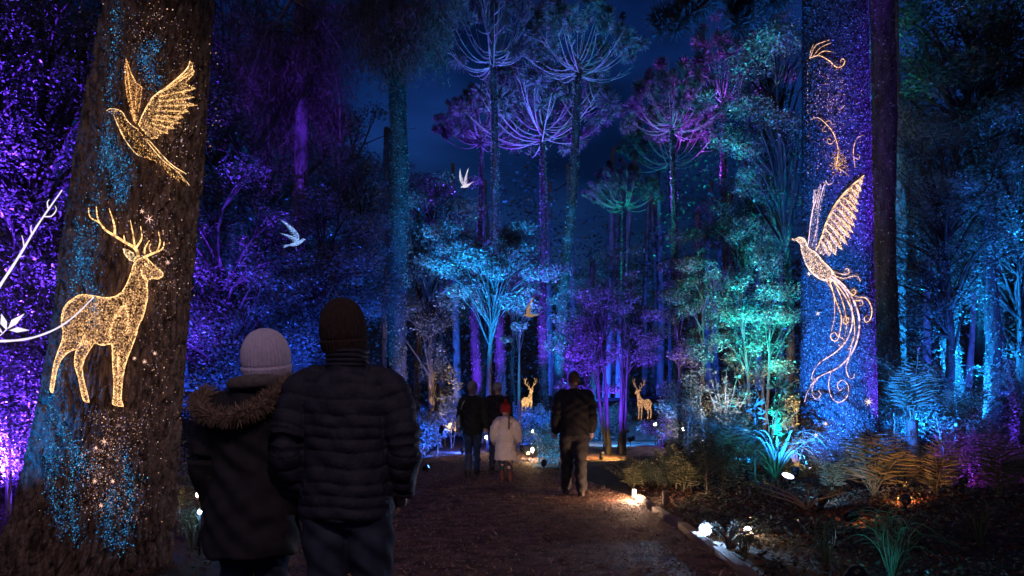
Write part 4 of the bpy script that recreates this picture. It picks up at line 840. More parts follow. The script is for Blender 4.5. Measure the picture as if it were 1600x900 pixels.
L(1335, 4.9, (1395, 840, 5.2), (0.05, 0.6, 0.9), 2.5, 110, 'added teal spotlight in front of the bottom grass tufts')  # added lamp bringing light to the bare lower bank
L(1330, 7.2, (1400, 800, 8.4), (1.0, 0.35, 0.12), 5, 120, 'added orange spotlight skimming the leaf litter')  # added lamp to brighten the litter on the bank
# ------------------------------------------------------------------ people
def remesh(mb, voxel, it=3, name='tmp'):
    me = mb.mesh(name, None); o = bpy.data.objects.new(name, me); COL.objects.link(o)
    a = o.modifiers.new('r', 'REMESH'); a.mode = 'VOXEL'; a.voxel_size = voxel
    b = o.modifiers.new('s', 'SMOOTH'); b.factor = 0.5; b.iterations = it
    bpy.context.view_layer.update(); dg = bpy.context.evaluated_depsgraph_get()
    out = bpy.data.meshes.new_from_object(o.evaluated_get(dg)); bpy.data.objects.remove(o); bpy.data.meshes.remove(me)
    out.name = name; out.polygons.foreach_set('use_smooth', np.ones(len(out.polygons), bool)); return out
def displace(me, fn):
    n = len(me.vertices); co = np.empty(n * 3, np.float32); me.vertices.foreach_get('co', co); co = co.reshape(-1, 3)
    nr = np.empty(n * 3, np.float32); me.vertices.foreach_get('normal', nr); nr = nr.reshape(-1, 3)
    me.vertices.foreach_set('co', (co + nr * fn(co)[:, None]).astype(np.float32).ravel()); me.update()
def wrinkle(co, s=1.0):
    x, y, z = co.T; return s * (0.004 * np.sin(x * 31 + 3 * np.sin(z * 13)) * np.sin(z * 23 + y * 17) + 0.003 * np.sin(z * 47 + x * 39 + 2 * np.sin(y * 21)))
def quilt(pitch, amp, arms=()):
    def f(co):
        s = co[:, 2] + 0.006 * np.sin(co[:, 0] * 9); q = s.copy()
        for ch in arms:
            p = np.asarray(ch[0], float); L0 = 0.0
            for a, b in zip(p[:-1], p[1:]):
                ab = b - a; t = np.clip(((co - a) @ ab) / (ab @ ab), 0, 1); d = np.linalg.norm(co - a - t[:, None] * ab, axis=1); k = (d < ch[1]) & (np.abs(co[:, 0]) > ch[2]); q = np.where(k, L0 + t * np.linalg.norm(ab), q); L0 += np.linalg.norm(ab)
        q = q + 0.010 * np.sin(q * 21 + 1.3) + 0.004 * np.sin(co[:, 0] * 23 + q * 7); ph = np.abs(np.sin(np.pi * q / pitch)); pk = 0.75 + 0.35 * np.sin(co[:, 0] * 41 + 5 * np.floor(q / pitch)) * np.sin(co[:, 1] * 19 + 2); return amp * (ph ** 0.5 * pk - 0.5) + 0.8 * wrinkle(co)
    return f
M_skin = mat('skin', (0.42, 0.26, 0.19), (0.48, 0.30, 0.22), 0.55, scale=20)
M_puffer = mat('puffer_nylon', (0.012, 0.013, 0.028), (0.024, 0.025, 0.044), 0.68, scale=22, bump=0.35, bscale=45, spec=0.3)
M_parka = mat('parka_cloth', (0.010, 0.010, 0.016), (0.018, 0.017, 0.024), 0.8, scale=20, bump=0.2, bscale=150)
M_jean = mat('jean_denim', (0.018, 0.026, 0.05), (0.035, 0.045, 0.08), 0.9, scale=14, bump=0.25, bscale=200)
M_jeanl = mat('jean_blue', (0.04, 0.06, 0.12), (0.07, 0.10, 0.17), 0.9, scale=14)
M_lilac = mat('knit_lilac', (0.52, 0.48, 0.74), (0.64, 0.60, 0.86), 0.95, scale=60, bump=0.5, bscale=220, sheen=0.3)
M_brownknit = mat('knit_brown', (0.028, 0.018, 0.020), (0.05, 0.032, 0.032), 0.95, scale=60, bump=0.6, bscale=220)
M_grey = mat('knit_grey', (0.22, 0.22, 0.23), (0.3, 0.3, 0.31), 0.95, scale=40)
M_red = mat('knit_red', (0.18, 0.010, 0.012), (0.26, 0.015, 0.018), 0.9, scale=40)
M_fur = mat('fur', (0.16, 0.11, 0.08), (0.42, 0.32, 0.25), 0.8, island=True, trans=0.2)
M_hair = mat('hair', (0.05, 0.03, 0.02), (0.10, 0.06, 0.04), 0.5, scale=60, stretch=(3, 3, 0.4))
M_olive = mat('olive_coat', (0.018, 0.020, 0.014), (0.032, 0.033, 0.022), 0.8, scale=10)
M_dark = mat('dark_coat', (0.010, 0.010, 0.013), (0.018, 0.017, 0.021), 0.85, scale=10)
M_white = mat('pale_quilt', (0.45, 0.40, 0.40), (0.56, 0.50, 0.50), 0.6, scale=12, bump=0.3, bscale=50)
M_chino = mat('grey_trousers', (0.02, 0.019, 0.021), (0.036, 0.034, 0.036), 0.9, scale=12)
M_boot = mat('boots', (0.03, 0.022, 0.018), (0.06, 0.04, 0.03), 0.6, scale=12)
M_redboot = mat('red_boots', (0.07, 0.02, 0.018), (0.10, 0.03, 0.025), 0.5, scale=12)
M_bag = mat('pale_bag', (0.25, 0.33, 0.42), (0.32, 0.40, 0.5), 0.7, scale=12)
M_eye = mat('eye_white', (0.7, 0.7, 0.7), None, 0.2)
def hand(mb, w, e, k=1.0, sd=1):
    """relaxed hand at wrist w hanging away from elbow e: palm, four fingers, thumb"""
    w = np.array(w, float); d = unit(w - np.array(e, float)); sy = np.array([0, 1.0, 0]); sy = unit(sy - d * (sy @ d)); sx = np.cross(d, sy)
    mb.tube([w - d * 0.02, w + d * 0.045 * k, w + d * 0.085 * k], [0.026 * k, 0.036 * k, 0.034 * k], 10)
    for j, ln in enumerate((0.072, 0.082, 0.076, 0.058)):
        a = w + d * 0.08 * k + sy * (0.033 - 0.022 * j) * k; b = a + d * ln * 0.5 * k - sx * sd * 0.006 * k; c = b + d * ln * 0.45 * k - sx * sd * 0.022 * k
        mb.tube(spline([a, b, c], 6), [0.0095 * k, 0.0095 * k, 0.009 * k, 0.009 * k, 0.008 * k, 0.006 * k], 8)
    a = w + d * 0.03 * k + sy * 0.028 * k; mb.tube(spline([a, a + d * 0.03 * k + sy * 0.024 * k, a + d * 0.062 * k + sy * 0.026 * k - sx * sd * 0.012 * k], 6), [0.012 * k, 0.012 * k, 0.011 * k, 0.010 * k, 0.009 * k, 0.007 * k], 8)
def head(mb, c, k, M):
    A_ = lambda v: np.array(c) + np.array(M @ (Vector(v) * k))
    mb.ball(c, np.array((0.076, 0.096, 0.115)) * k, 20, 14, M); mb.ball(A_((0, 0.03, -0.05)), np.array((0.058, 0.068, 0.07)) * k, 16, 10, M)
    mb.tube([A_((0, 0.092, 0.02)), A_((0, 0.112, -0.015)), A_((0, 0.118, -0.03)), A_((0, 0.095, -0.038))], np.array([0.008, 0.012, 0.015, 0.010]) * k, 8)
    mb.ball(A_((0, 0.086, -0.085)), np.array((0.024, 0.02, 0.018)) * k, 10, 8, M)
    for s in (-1, 1): mb.ball(A_((s * 0.078, -0.008, -0.012)), np.array((0.010, 0.021, 0.032)) * k, 10, 8, M)
    return A_
def beanie(c, k, M, mt, low=-0.025, top=0.15, bob=False, fold=0.055, slouch=0.0):
    th = np.linspace(0, 2 * np.pi, 168, endpoint=False); rows = []
    prof = [(0.079, low), (0.084, low + 0.004), (0.0885, low + 0.03), (0.0915, low * 0.3 + 0.02), (0.0905, top * 0.35), (0.085, top * 0.55), (0.074, top * 0.73), (0.057, top * 0.87), (0.036, top * 0.96), (0.014, top * 0.995), (0.002, top)]
    zm = low + 0.40 * (top - low); pp = [(0.092 * math.sqrt(max(0.0005, 1 - ((z - zm) / ((top - zm) if z > zm else (zm - low) * 1.9)) ** 2)), z) for z in (zm + (top - zm) * np.sin(np.linspace(-1, 1, 46) * math.pi / 2) if False else np.concatenate([np.linspace(low, zm, 22), zm + (top - zm) * np.sin(np.linspace(0.06, 1, 30) * math.pi / 2)]))]
    for r, z in pp:
        rib = 0.0055 * np.abs(np.cos(th * 20)) * min(1, r / 0.05); rr = r + rib + 0.0055 * (z < low + 0.048) - 0.003 * (abs(z - low - 0.052) < 0.005)
        rows.append(np.stack([rr * np.cos(th) * 0.97, rr * np.sin(th) * 1.12 - slouch * max(0, z), np.full(168, z)], -1) * k)
    mb = MB(); V = np.array(rows) @ np.array(M.to_3x3()).T + np.array(c); mb.grid(V, False)
    if bob: mb.ball(np.array(c) + np.array(M @ Vector((0, 0, (top + 0.025) * k))), 0.03 * k, 12, 8)
    return mb.mesh('hat', mt)
def person(label, px, D, spec, ground=0.0, rz=0.0):
    """spec in metres, standing at the origin, facing +Y (away from the camera)"""
    r = empty('person', (X(px, D), D, ground), label, 'person', rz=rz)
    s = spec; H = s['H']; vx = s.get('vx', 0.011); M = s.get('headrot', Matrix.Identity(3)); k = s.get('hk', H / 1.75)
    hc = np.array(s['head']); ft = s['feet']; hip = s.get('hip', 0.50 * H); sh = s['shoulder']
    # one continuous body
    mb = MB(); A_ = head(mb, hc, k, M)
    neck = np.array([0, -0.005, sh[2] + 0.02]); mb.tube([neck - [0, 0, 0.06], neck, hc + [0, -0.01, -0.05]], [0.06 * k, 0.055 * k, 0.052 * k], 14)
    w = sh[0]
    mb.loft([(0, 0, hip - 0.06, w * 0.72, 0.09), (0, 0, hip + 0.04, w * 0.78, 0.105), (0, 0, hip + 0.18, w * 0.66, 0.09), (0, 0, sh[2] - 0.16, w * 0.82, 0.105), (0, 0, sh[2] - 0.02, w * 0.86, 0.085), (0, 0, sh[2] + 0.04, w * 0.42, 0.06)], 26)
    knees = []
    for sd, (fx, fy) in zip((-1, 1), ft):
        S_ = np.array([sd * sh[0], sh[1], sh[2]]); e = np.array(s['elbow'][0 if sd < 0 else 1]); wr = np.array(s['wrist'][0 if sd < 0 else 1])
        mb.tube(spline([S_, e, wr], 11), np.linspace(0.05 * k, 0.028 * k, 11), 12); hand(mb, wr, e, k * 0.95, sd)
        hp = np.array([sd * w * 0.42, 0, hip]); an = np.array([fx, fy, 0.08]); kn = (hp + an) / 2 + np.array([0, 0.03 + 0.02 * abs(fy), 0.0]); knees.append((hp, kn, an))
        mb.tube(spline([hp, kn, an], 11), np.interp(np.arange(11), [0, 5, 6, 10], [0.078, 0.052, 0.05, 0.036]) * k, 12)
        mb.ball((fx, fy + 0.06, 0.04), (0.042 * k, 0.12 * k, 0.036), 12, 8)
    body = remesh(mb, vx * 0.8, 2, 'body'); body.materials.append(M_skin); link('body', body, r)
    for sd in (-1, 1):
        e = MB(); e.ball(A_((sd * 0.03, 0.086, 0.008)), 0.011 * k, 10, 8); link('eye', e.mesh('eye', M_eye), r)
    # trousers
    mb = MB(); tw = s.get('tw', 1.0)
    mb.loft([(0, 0, hip - 0.10, w * 0.78, 0.10), (0, 0, hip - 0.02, w * 0.86, 0.125), (0, 0, hip + 0.10, w * 0.80, 0.115)], 26)
    for hp, kn, an in knees:
        hp2 = hp + np.array([np.sign(hp[0]) * 0.012, 0, -0.02]); mb.tube(spline([hp2, kn, an + [0, 0, 0.0]], 15), np.interp(np.arange(15), [0, 3, 7, 14], s.get('leg_r', [0.105, 0.10, 0.078, 0.062])) * k * tw, 16)
    t = remesh(mb, vx, 4, 'trousers'); displace(t, lambda co: 1.6 * wrinkle(co)); t.materials.append(s['trouser']); link('trousers', t, r)
    for (fx, fy), rot in zip(ft, (0, 0)):
        mb = MB(); mb.ball((fx, fy + 0.07, 0.045), (0.052 * k, 0.145 * k, 0.045), 16, 10); mb.tube([(fx, fy, 0.05), (fx, fy - 0.005, s.get('boot_h', 0.14))], [0.052 * k, 0.055 * k], 14); mb.box((fx, fy + 0.06, 0.012), (0.09 * k, 0.27 * k, 0.024))
        b = remesh(mb, vx, 2, 'boot'); b.materials.append(s.get('boot', M_boot)); link('boot', b, r)
    # coat: trunk rings and sleeves
    mb = MB(); mb.loft(s['coat'], 40); chains = []
    for i, sd in enumerate((-1, 1)):
        S_ = np.array([sd * sh[0], sh[1], sh[2]]); e = np.array(s['elbow'][i]); wr = np.array(s['wrist'][i]); sr = s['sleeve']
        pts = spline([np.array([sd * sh[0] * 0.55, sh[1], sh[2] + 0.015]), S_, (S_ + e) / 2 + [sd * 0.012, 0, 0], e, wr], 20); mb.tube(pts, np.interp(np.linspace(0, 1, 20), [0, 0.25, 0.6, 1], [sr[0] * 0.95, sr[0], sr[1], sr[2]]), 22)
        chains.append((np.array([S_, e, wr]), sr[0] * 1.45, sh[0] * 0.86))
    c = remesh(mb, s.get('cvx', vx), s.get('csm', 4), 'jacket'); q = s.get('quilt')
    displace(c, quilt(q[0], q[1], chains) if q else (lambda co: 1.8 * wrinkle(co))); c.materials.append(s['coatmat']); link(s.get('coatname', 'jacket'), c, r)
    if 'hat' in s:
        hh = s['hat']; link('hat', beanie(hc + np.array(M @ Vector((0, -0.008, 0.0))), k * hh.get('k', 1), M, hh['mat'], hh.get('low', -0.02), hh.get('top', 0.145), hh.get('bob', False)), r)
    else:
        mb = MB(); mb.ball(hc + np.array(M @ Vector((0, -0.012, 0.02))), np.array((0.082, 0.099, 0.108)) * k, 20, 14, M); hm = remesh(mb, vx * 0.8, 1, 'hair'); displace(hm, lambda co: 0.5 * wrinkle(co)); hm.materials.append(M_hair); link('hair', hm, r)
    return r, A_
Rx = lambda a: Matrix.Rotation(math.radians(a), 3, 'X')
Rz = lambda a: Matrix.Rotation(math.radians(a), 3, 'Z')
Ry = lambda a: Matrix.Rotation(math.radians(a), 3, 'Y')

# man in the puffer jacket
man = dict(H=1.73, head=(-0.015, 0.0, 1.585), headrot=Rz(-14) @ Rx(10), shoulder=(0.195, -0.01, 1.335), elbow=[(-0.262, -0.07, 1.055), (0.268, -0.06, 1.06)], wrist=[(-0.235, 0.06, 0.855), (0.238, 0.05, 0.855)], feet=[(-0.12, 0.0), (0.13, 0.03)], hip=0.80,
           coat=[(0, 0, 0.735, 0.205, 0.15), (0, 0, 0.76, 0.214, 0.16), (0, 0, 0.90, 0.212, 0.16), (0, 0, 1.02, 0.205, 0.152), (0, 0, 1.15, 0.222, 0.155), (0, 0, 1.27, 0.232, 0.15), (0, -0.005, 1.35, 0.205, 0.13), (0, -0.01, 1.395, 0.145, 0.105), (0, -0.01, 1.42, 0.098, 0.093), (0, -0.01, 1.50, 0.086, 0.088)], sleeve=(0.088, 0.078, 0.062), quilt=(0.061, 0.015), coatmat=M_puffer, trouser=M_jean, vx=0.009, cvx=0.0065, hat=dict(mat=M_brownknit, low=-0.070, top=0.150, k=1.12), tw=1.15)
m1, _ = person('man seen from behind in a dark quilted puffer jacket and brown knit cap', 543, 3.4, man)
mb = MB(); 
for k_ in range(4): mb.tube([(0.0885 * math.cos(a), 0.0905 * math.sin(a) - 0.01, 1.437 + 0.021 * k_) for a in np.linspace(0, 6.283, 40)], 0.0105, 8, False)
link('collar', mb.mesh('collar', M_puffer), m1)
# woman in the parka
wom = dict(H=1.62, hk=0.93, head=(0.075, 0.01, 1.475), headrot=Rz(-32) @ Rx(10) @ Ry(6), shoulder=(0.155, 0.0, 1.235), elbow=[(-0.215, -0.04, 0.985), (0.20, -0.02, 0.97)], wrist=[(-0.205, 0.06, 0.78), (0.225, 0.04, 0.735)], feet=[(-0.10, 0.0), (0.11, 0.02)], hip=0.78,
           coat=[(0, 0, 0.555, 0.225, 0.17), (0, 0, 0.60, 0.226, 0.17), (0, 0, 0.80, 0.210, 0.16), (0, 0, 0.95, 0.178, 0.135), (0, 0, 1.08, 0.182, 0.135), (0, 0, 1.19, 0.186, 0.13), (0, 0, 1.25, 0.155, 0.115), (0, 0, 1.29, 0.10, 0.095), (0.02, 0, 1.36, 0.078, 0.08)], sleeve=(0.072, 0.064, 0.052), coatmat=M_parka, coatname='parka', trouser=M_jean, vx=0.009, cvx=0.008, hat=dict(mat=M_lilac, low=-0.075, top=0.132, k=1.2))
w1, WA = person('woman in a dark parka with furred hood and pale lilac knit cap', 392, 3.5, wom)
rim = spline([(-0.195, 0.0, 1.315), (-0.205, -0.09, 1.272), (-0.15, -0.165, 1.225), (-0.04, -0.195, 1.205), (0.07, -0.18, 1.235), (0.145, -0.12, 1.30), (0.175, -0.02, 1.355), (0.14, 0.08, 1.37)], 60)
mb = MB(); cen = np.array([-0.01, 0.0, 1.30]); V = np.array([[cen * (1 - t) + p * t + np.array([0, 0, -0.085 * math.sin(t * math.pi) ** 0.8]) for p in rim] for t in np.linspace(0.15, 1, 10)]); mb.grid(V, False)
hood = link('hood', mb.mesh('hood', M_parka), w1)
mb = MB(); mb.tube(rim, 0.026, 10); n = 5200; i = R.uniform(0, 59, n); q = np.stack([np.interp(i, np.arange(60), rim[:, j]) for j in range(3)], -1); dd = unit(R.normal(0, 1, (n, 3)) + unit(q - cen) * 0.55); ll = R.uniform(0.035, 0.065, n)
V, T = leaves(q + dd * (0.012 + ll[:, None] / 2), ll, 0.0035, u=dd, nrm=R.normal(0, 1, (n, 3))); mb.add(V, T)
link('fur_trim', mb.mesh('fur_trim', M_fur, False), hood)
mb = MB()
for k_ in range(46):
    a = R.uniform(-1.0, 0.5); c = WA((0.066 + 0.012 * R.random(), -0.02 + 0.05 * R.random(), -0.04)); mb.tube(spline([c, c + [0.008, 0.0, -0.05], c + [R.normal(0, 0.02), -0.02 + R.normal(0, 0.015), -0.11]], 7), np.linspace(0.004, 0.0015, 7), 5)
link('hair', mb.mesh('hair', M_hair), w1)
mb = MB(); mb.tube([(0.105 * math.cos(a) + 0.03, 0.10 * math.sin(a), 1.362 + 0.012 * math.cos(a)) for a in np.linspace(0, 6.283, 40)], 0.034, 12, False); sc_ = mb.mesh('scarf', mat('scarf_knit', (0.10, 0.09, 0.10), (0.15, 0.14, 0.15), 0.95, scale=50, bump=0.5, bscale=180)); link('scarf', sc_, w1)
# lone man walking
lone = dict(H=1.76, head=(0.0, 0.02, 1.62), shoulder=(0.185, 0, 1.40), elbow=[(-0.25, -0.04, 1.12), (0.25, -0.02, 1.12)], wrist=[(-0.255, 0.06, 0.89), (0.255, 0.08, 0.89)], feet=[(-0.10, 0.14), (0.09, -0.16)], hip=0.88,
            coat=[(0, 0, 0.83, 0.195, 0.14), (0, 0, 0.95, 0.20, 0.145), (0, 0, 1.1, 0.195, 0.14), (0, 0, 1.25, 0.215, 0.145), (0, 0, 1.37, 0.20, 0.125), (0, 0, 1.43, 0.12, 0.095), (0, 0, 1.50, 0.078, 0.08)], sleeve=(0.082, 0.07, 0.055), coatmat=M_dark, trouser=M_chino, tw=1.12)
person('bareheaded man in a black jacket and grey trousers walking alone', 897, 10.3, lone)
# woman walking with a bag
wlk = dict(H=1.70, head=(0.0, 0.01, 1.565), shoulder=(0.165, 0, 1.345), elbow=[(-0.225, -0.03, 1.08), (0.23, -0.03, 1.08)], wrist=[(-0.235, 0.05, 0.86), (0.25, 0.05, 0.86)], feet=[(-0.07, -0.10), (0.08, 0.12)], hip=0.86,
           coat=[(0, 0, 0.76, 0.18, 0.14), (0, 0, 0.90, 0.19, 0.145), (0, 0, 1.06, 0.172, 0.13), (0, 0, 1.2, 0.19, 0.135), (0, 0, 1.32, 0.18, 0.12), (0, 0, 1.38, 0.11, 0.09), (0, 0, 1.44, 0.075, 0.078)], sleeve=(0.074, 0.062, 0.05), coatmat=M_olive, trouser=M_jeanl, hat=dict(mat=M_grey), tw=0.9)
p1, _ = person('woman in an olive coat, blue jeans and grey cap with a bag at her hip', 738, 13.1, wlk)
mb = MB(); mb.loft([(-0.24, 0, 0.86, 0.02, 0.10), (-0.24, 0, 0.88, 0.05, 0.14), (-0.235, 0, 1.04, 0.045, 0.13), (-0.23, 0, 1.10, 0.015, 0.10)], 20)
bag = remesh(mb, 0.012, 3, 'shoulder_bag'); bag.materials.append(M_bag); bo = link('shoulder_bag', bag, None, p1.location); tag(bo, 'pale blue bag hanging at the hip of the walking woman', 'bag')
mb = MB(); mb.tube(spline([(-0.23, 0.06, 1.08), (-0.16, 0.10, 1.30), (-0.08, 0.02, 1.41), (-0.16, -0.09, 1.30), (-0.23, -0.06, 1.08)], 20), 0.008, 6); link('strap', mb.mesh('strap', M_bag), bo)
# man behind the child
bhd = dict(H=1.72, head=(0.0, 0.01, 1.585), shoulder=(0.18, 0, 1.37), elbow=[(-0.245, -0.03, 1.09), (0.24, -0.03, 1.09)], wrist=[(-0.25, 0.06, 0.87), (0.245, 0.07, 0.87)], feet=[(-0.10, 0.10), (0.09, -0.08)], hip=0.86,
           coat=[(0, 0, 0.74, 0.20, 0.15), (0, 0, 0.9, 0.20, 0.15), (0, 0, 1.1, 0.192, 0.14), (0, 0, 1.25, 0.21, 0.145), (0, 0, 1.35, 0.195, 0.12), (0, 0, 1.41, 0.115, 0.09), (0, 0, 1.47, 0.076, 0.078)], sleeve=(0.08, 0.068, 0.054), coatmat=M_dark, trouser=M_jeanl, hat=dict(mat=M_grey))
person('man in a black coat and grey cap walking just ahead of the child', 777, 14.3, bhd)
# child
chd = dict(H=1.32, hk=0.86, head=(0.0, 0.01, 1.185), shoulder=(0.125, 0, 1.0), elbow=[(-0.205, -0.02, 0.80), (0.205, -0.02, 0.80)], wrist=[(-0.20, 0.09, 0.68), (0.20, 0.09, 0.68)], feet=[(-0.06, 0.03), (0.075, -0.08)], hip=0.64,
           coat=[(0, 0, 0.36, 0.185, 0.15), (0, 0, 0.40, 0.188, 0.15), (0, 0, 0.6, 0.172, 0.14), (0, 0, 0.78, 0.15, 0.12), (0, 0, 0.92, 0.155, 0.12), (0, 0, 1.0, 0.135, 0.105), (0, 0, 1.04, 0.09, 0.085), (0, 0, 1.09, 0.07, 0.07)], sleeve=(0.072, 0.066, 0.052), coatmat=M_white, coatname='coat', quilt=(0.085, 0.010), trouser=M_jean, boot=M_redboot, boot_h=0.19, hat=dict(mat=M_red, low=-0.04, top=0.15, bob=True, k=1.08), leg_r=[0.075, 0.07, 0.055, 0.045])
c1, CA = person('child in a pale quilted coat and red bobble hat walking between adults', 790, 12.3, chd)
mb = MB(); t = np.linspace(0, 1, 20); mb.tube(np.stack([0.055 + 0.01 * np.sin(t * 40), -0.105 - 0.02 * np.sin(t * 3), 1.14 - 0.27 * t], -1), 0.016 * (1 - 0.3 * t) * (1 + 0.25 * np.sin(t * 44)), 8); link('braid', mb.mesh('braid', M_hair), c1)
mb = MB(); mb.ball((0, -0.09, 1.02), (0.10, 0.05, 0.075), 16, 10); hd = mb.mesh('hood', M_white); link('hood', hd, c1)

# ------------------------------------------------------------------ figures of light standing and hanging among the trees
E_deer = emi('deer_lights', (1.0, 0.55, 0.22), 0.62, mottle=14)
E_birdb = emi('blue_bird_lights', (0.28, 0.48, 1.0), 0.6, mottle=34)
E_birdw = emi('white_bird_lights', (0.85, 0.78, 0.95), 0.7, mottle=34)
E_bird2 = emi('dim_bird_lights', (1.0, 0.55, 0.25), 0.26, mottle=26)
def deer_sculpture(label, px, py, D, h, rz, E_deer=E_deer):
    p = P(px, py, D); r = empty('light_stag', p, label, 'light figure', 'golden stags of light standing among the trees', rz)
    mb = MB(); mb.tube(spline([(0, 0.62, 0.98), (0, 0.5, 1.0), (0, 0.1, 0.95), (0, -0.35, 1.0), (0, -0.45, 1.02)], 16), np.interp(np.arange(16), [0, 3, 8, 12, 15], [0.09, 0.19, 0.165, 0.20, 0.14]), 18)
    mb.tube(spline([(0, -0.36, 1.04), (0, -0.52, 1.28), (0, -0.60, 1.50), (0, -0.62, 1.58)], 12), np.interp(np.arange(12), [0, 6, 11], [0.16, 0.10, 0.075]), 14)
    mb.tube(spline([(0, -0.58, 1.62), (0, -0.70, 1.58), (0, -0.86, 1.49), (0, -0.90, 1.46)], 10), np.interp(np.arange(10), [0, 3, 9], [0.075, 0.08, 0.035]), 14)
    for s in (-1, 1):
        mb.tube(spline([(s * 0.10, -0.36, 0.95), (s * 0.10, -0.38, 0.55), (s * 0.095, -0.37, 0.48), (s * 0.09, -0.40, 0.06), (s * 0.09, -0.42, 0.0)], 16), np.interp(np.arange(16), [0, 6, 8, 15], [0.11, 0.045, 0.04, 0.03]), 10)
        mb.tube(spline([(s * 0.10, 0.50, 0.95), (s * 0.11, 0.40, 0.70), (s * 0.10, 0.60, 0.46), (s * 0.09, 0.56, 0.06), (s * 0.09, 0.53, 0.0)], 18), np.interp(np.arange(18), [0, 5, 9, 17], [0.15, 0.10, 0.045, 0.03]), 10)
        mb.ball((s * 0.13, -0.57, 1.66), (0.075, 0.02, 0.035), 10, 8, Matrix.Rotation(-s * 0.5, 3, 'Y'))
    b = remesh(mb, 0.022, 3, 'body'); b.materials.append(E_deer); link('body', b, r)
    for s in (-1, 1):
        mb = MB(); main = spline([(s * 0.04, -0.58, 1.67), (s * 0.16, -0.54, 1.82), (s * 0.30, -0.50, 1.98), (s * 0.32, -0.52, 2.18), (s * 0.24, -0.56, 2.32)], 14); mb.tube(main, np.linspace(0.022, 0.010, 14), 7)
        for i, d in ((2, (0.02, -0.14, 0.16)), (5, (-0.06, -0.10, 0.20)), (8, (0.12, -0.05, 0.16)), (10, (0.11, -0.02, 0.14)), (6, (0.14, 0.03, 0.10))): mb.tube([main[i], main[i] + np.array([s * d[0] * 0.5, d[1] * 0.5, d[2] * 0.45]), main[i] + np.array([s * d[0], d[1], d[2]])], [0.014, 0.012, 0.006], 6)
        link('antler', mb.mesh('antler', E_deer), r)
    k = h / 2.3; r.scale = (k, k, k); return r
deer_sculpture('golden stag of light facing the path beyond the child', 824, 650, 27, 58 / F * 27, 0.35)
deer_sculpture('golden stag of light behind the side path, beside the violet tree', 1006, 655, 27.5, 62 / F * 27.5, -0.75, emi('dim_deer_lights', (1.0, 0.50, 0.24), 0.36, mottle=12))
for px, py, D in [(824, 652, 27), (1006, 657, 27.5)]:   # small mounds under the stags
    p = P(px, py, D); g = gz(p.x, D); th = np.linspace(0, 6.283, 20, endpoint=False)
    mb = MB(); mb.grid(np.array([[(p.x + r * math.cos(a) * (1 + 0.1 * math.sin(3 * a)), D + r * math.sin(a), z) for a in th] for r, z in [(1.5, g - 0.1), (1.1, g + (p.z - g) * 0.6), (0.7, p.z + 0.005), (0.02, p.z + 0.012)]]), False)
    tag(link('mound', mb.mesh('mound', M_ground)), 'low earth mound under a golden stag', kind='structure')
def light_bird(label, px, py, D, span, m1_, rot, up=0.7):
    r = empty('light_bird', P(px, py, D), label, 'light figure', 'birds of light hung among the trees'); r.rotation_euler = rot
    mb = MB(); mb.tube(spline([(0.33, 0, 0.05), (0.26, 0, 0.07), (0.12, 0, 0.01), (-0.10, 0, -0.02), (-0.25, 0, -0.01)], 16), np.interp(np.arange(16), [0, 2, 5, 9, 15], [0.008, 0.042, 0.05, 0.075, 0.02]), 12)
    link('body', mb.mesh('body', m1_), r)
    for s in (-1, 1):
        mb = MB(); w = spline([(0.08, s * 0.05, 0.02), (0.13, s * 0.14, 0.18 * up), (0.05, s * 0.26, 0.38 * up), (-0.08, s * 0.34, 0.52 * up)], 14); mb.tube(w, np.linspace(0.018, 0.007, 14), 6)
        C, U, L_ = [], [], []
        for k in range(16):
            i = min(13, int(k * 13 / 15)); q = w[i]; d = unit(np.array([-1.0, s * 0.03 * k, (0.075 * k - 0.25) * up])); l = 0.17 + 0.011 * k; C.append(q + d * l / 2); U.append(d); L_.append(l)
            C.append(q + d * l * 0.25 + [0, 0, 0.006]); U.append(d); L_.append(l * 0.5)
        V, T = leaves(np.array(C), np.array(L_), 0.036, u=np.array(U), nrm=np.tile([[0.1, -s * 1.0 * up, 0.5]], (len(C), 1)), fold=0.12); mb.add(V, T); link('wing', mb.mesh('wing', m1_), r)
    C, U, L_ = [], [], []
    for k in range(7):
        d = unit(np.array([-1, (k - 3) * 0.13, -0.04])); C.append(np.array([-0.2, 0, -0.01]) + d * 0.13); U.append(d); L_.append(0.27)
    V, T = leaves(np.array(C), np.array(L_), 0.05, u=np.array(U), nrm=np.tile([[0, 0, 1.0]], (7, 1)), fold=0.1); link('tail', mesh_np('tail', V, T, m1_), r)
    r.scale = (span,) * 3; return r
light_bird('blue white bird of light flying over the couple', 463, 380, 11.2, 0.46, E_birdb, (math.radians(-18), math.radians(-18), math.radians(24)), 1.0)
light_bird('white and gold bird of light high among the violet crowns', 729, 290, 15, 0.41, E_birdw, (math.radians(-15), math.radians(35), math.radians(205)), 1.1)
light_bird('small golden bird of light above the far stag', 829, 493, 19, 0.54, E_bird2, (math.radians(-25), math.radians(8), math.radians(165)), 1.1)

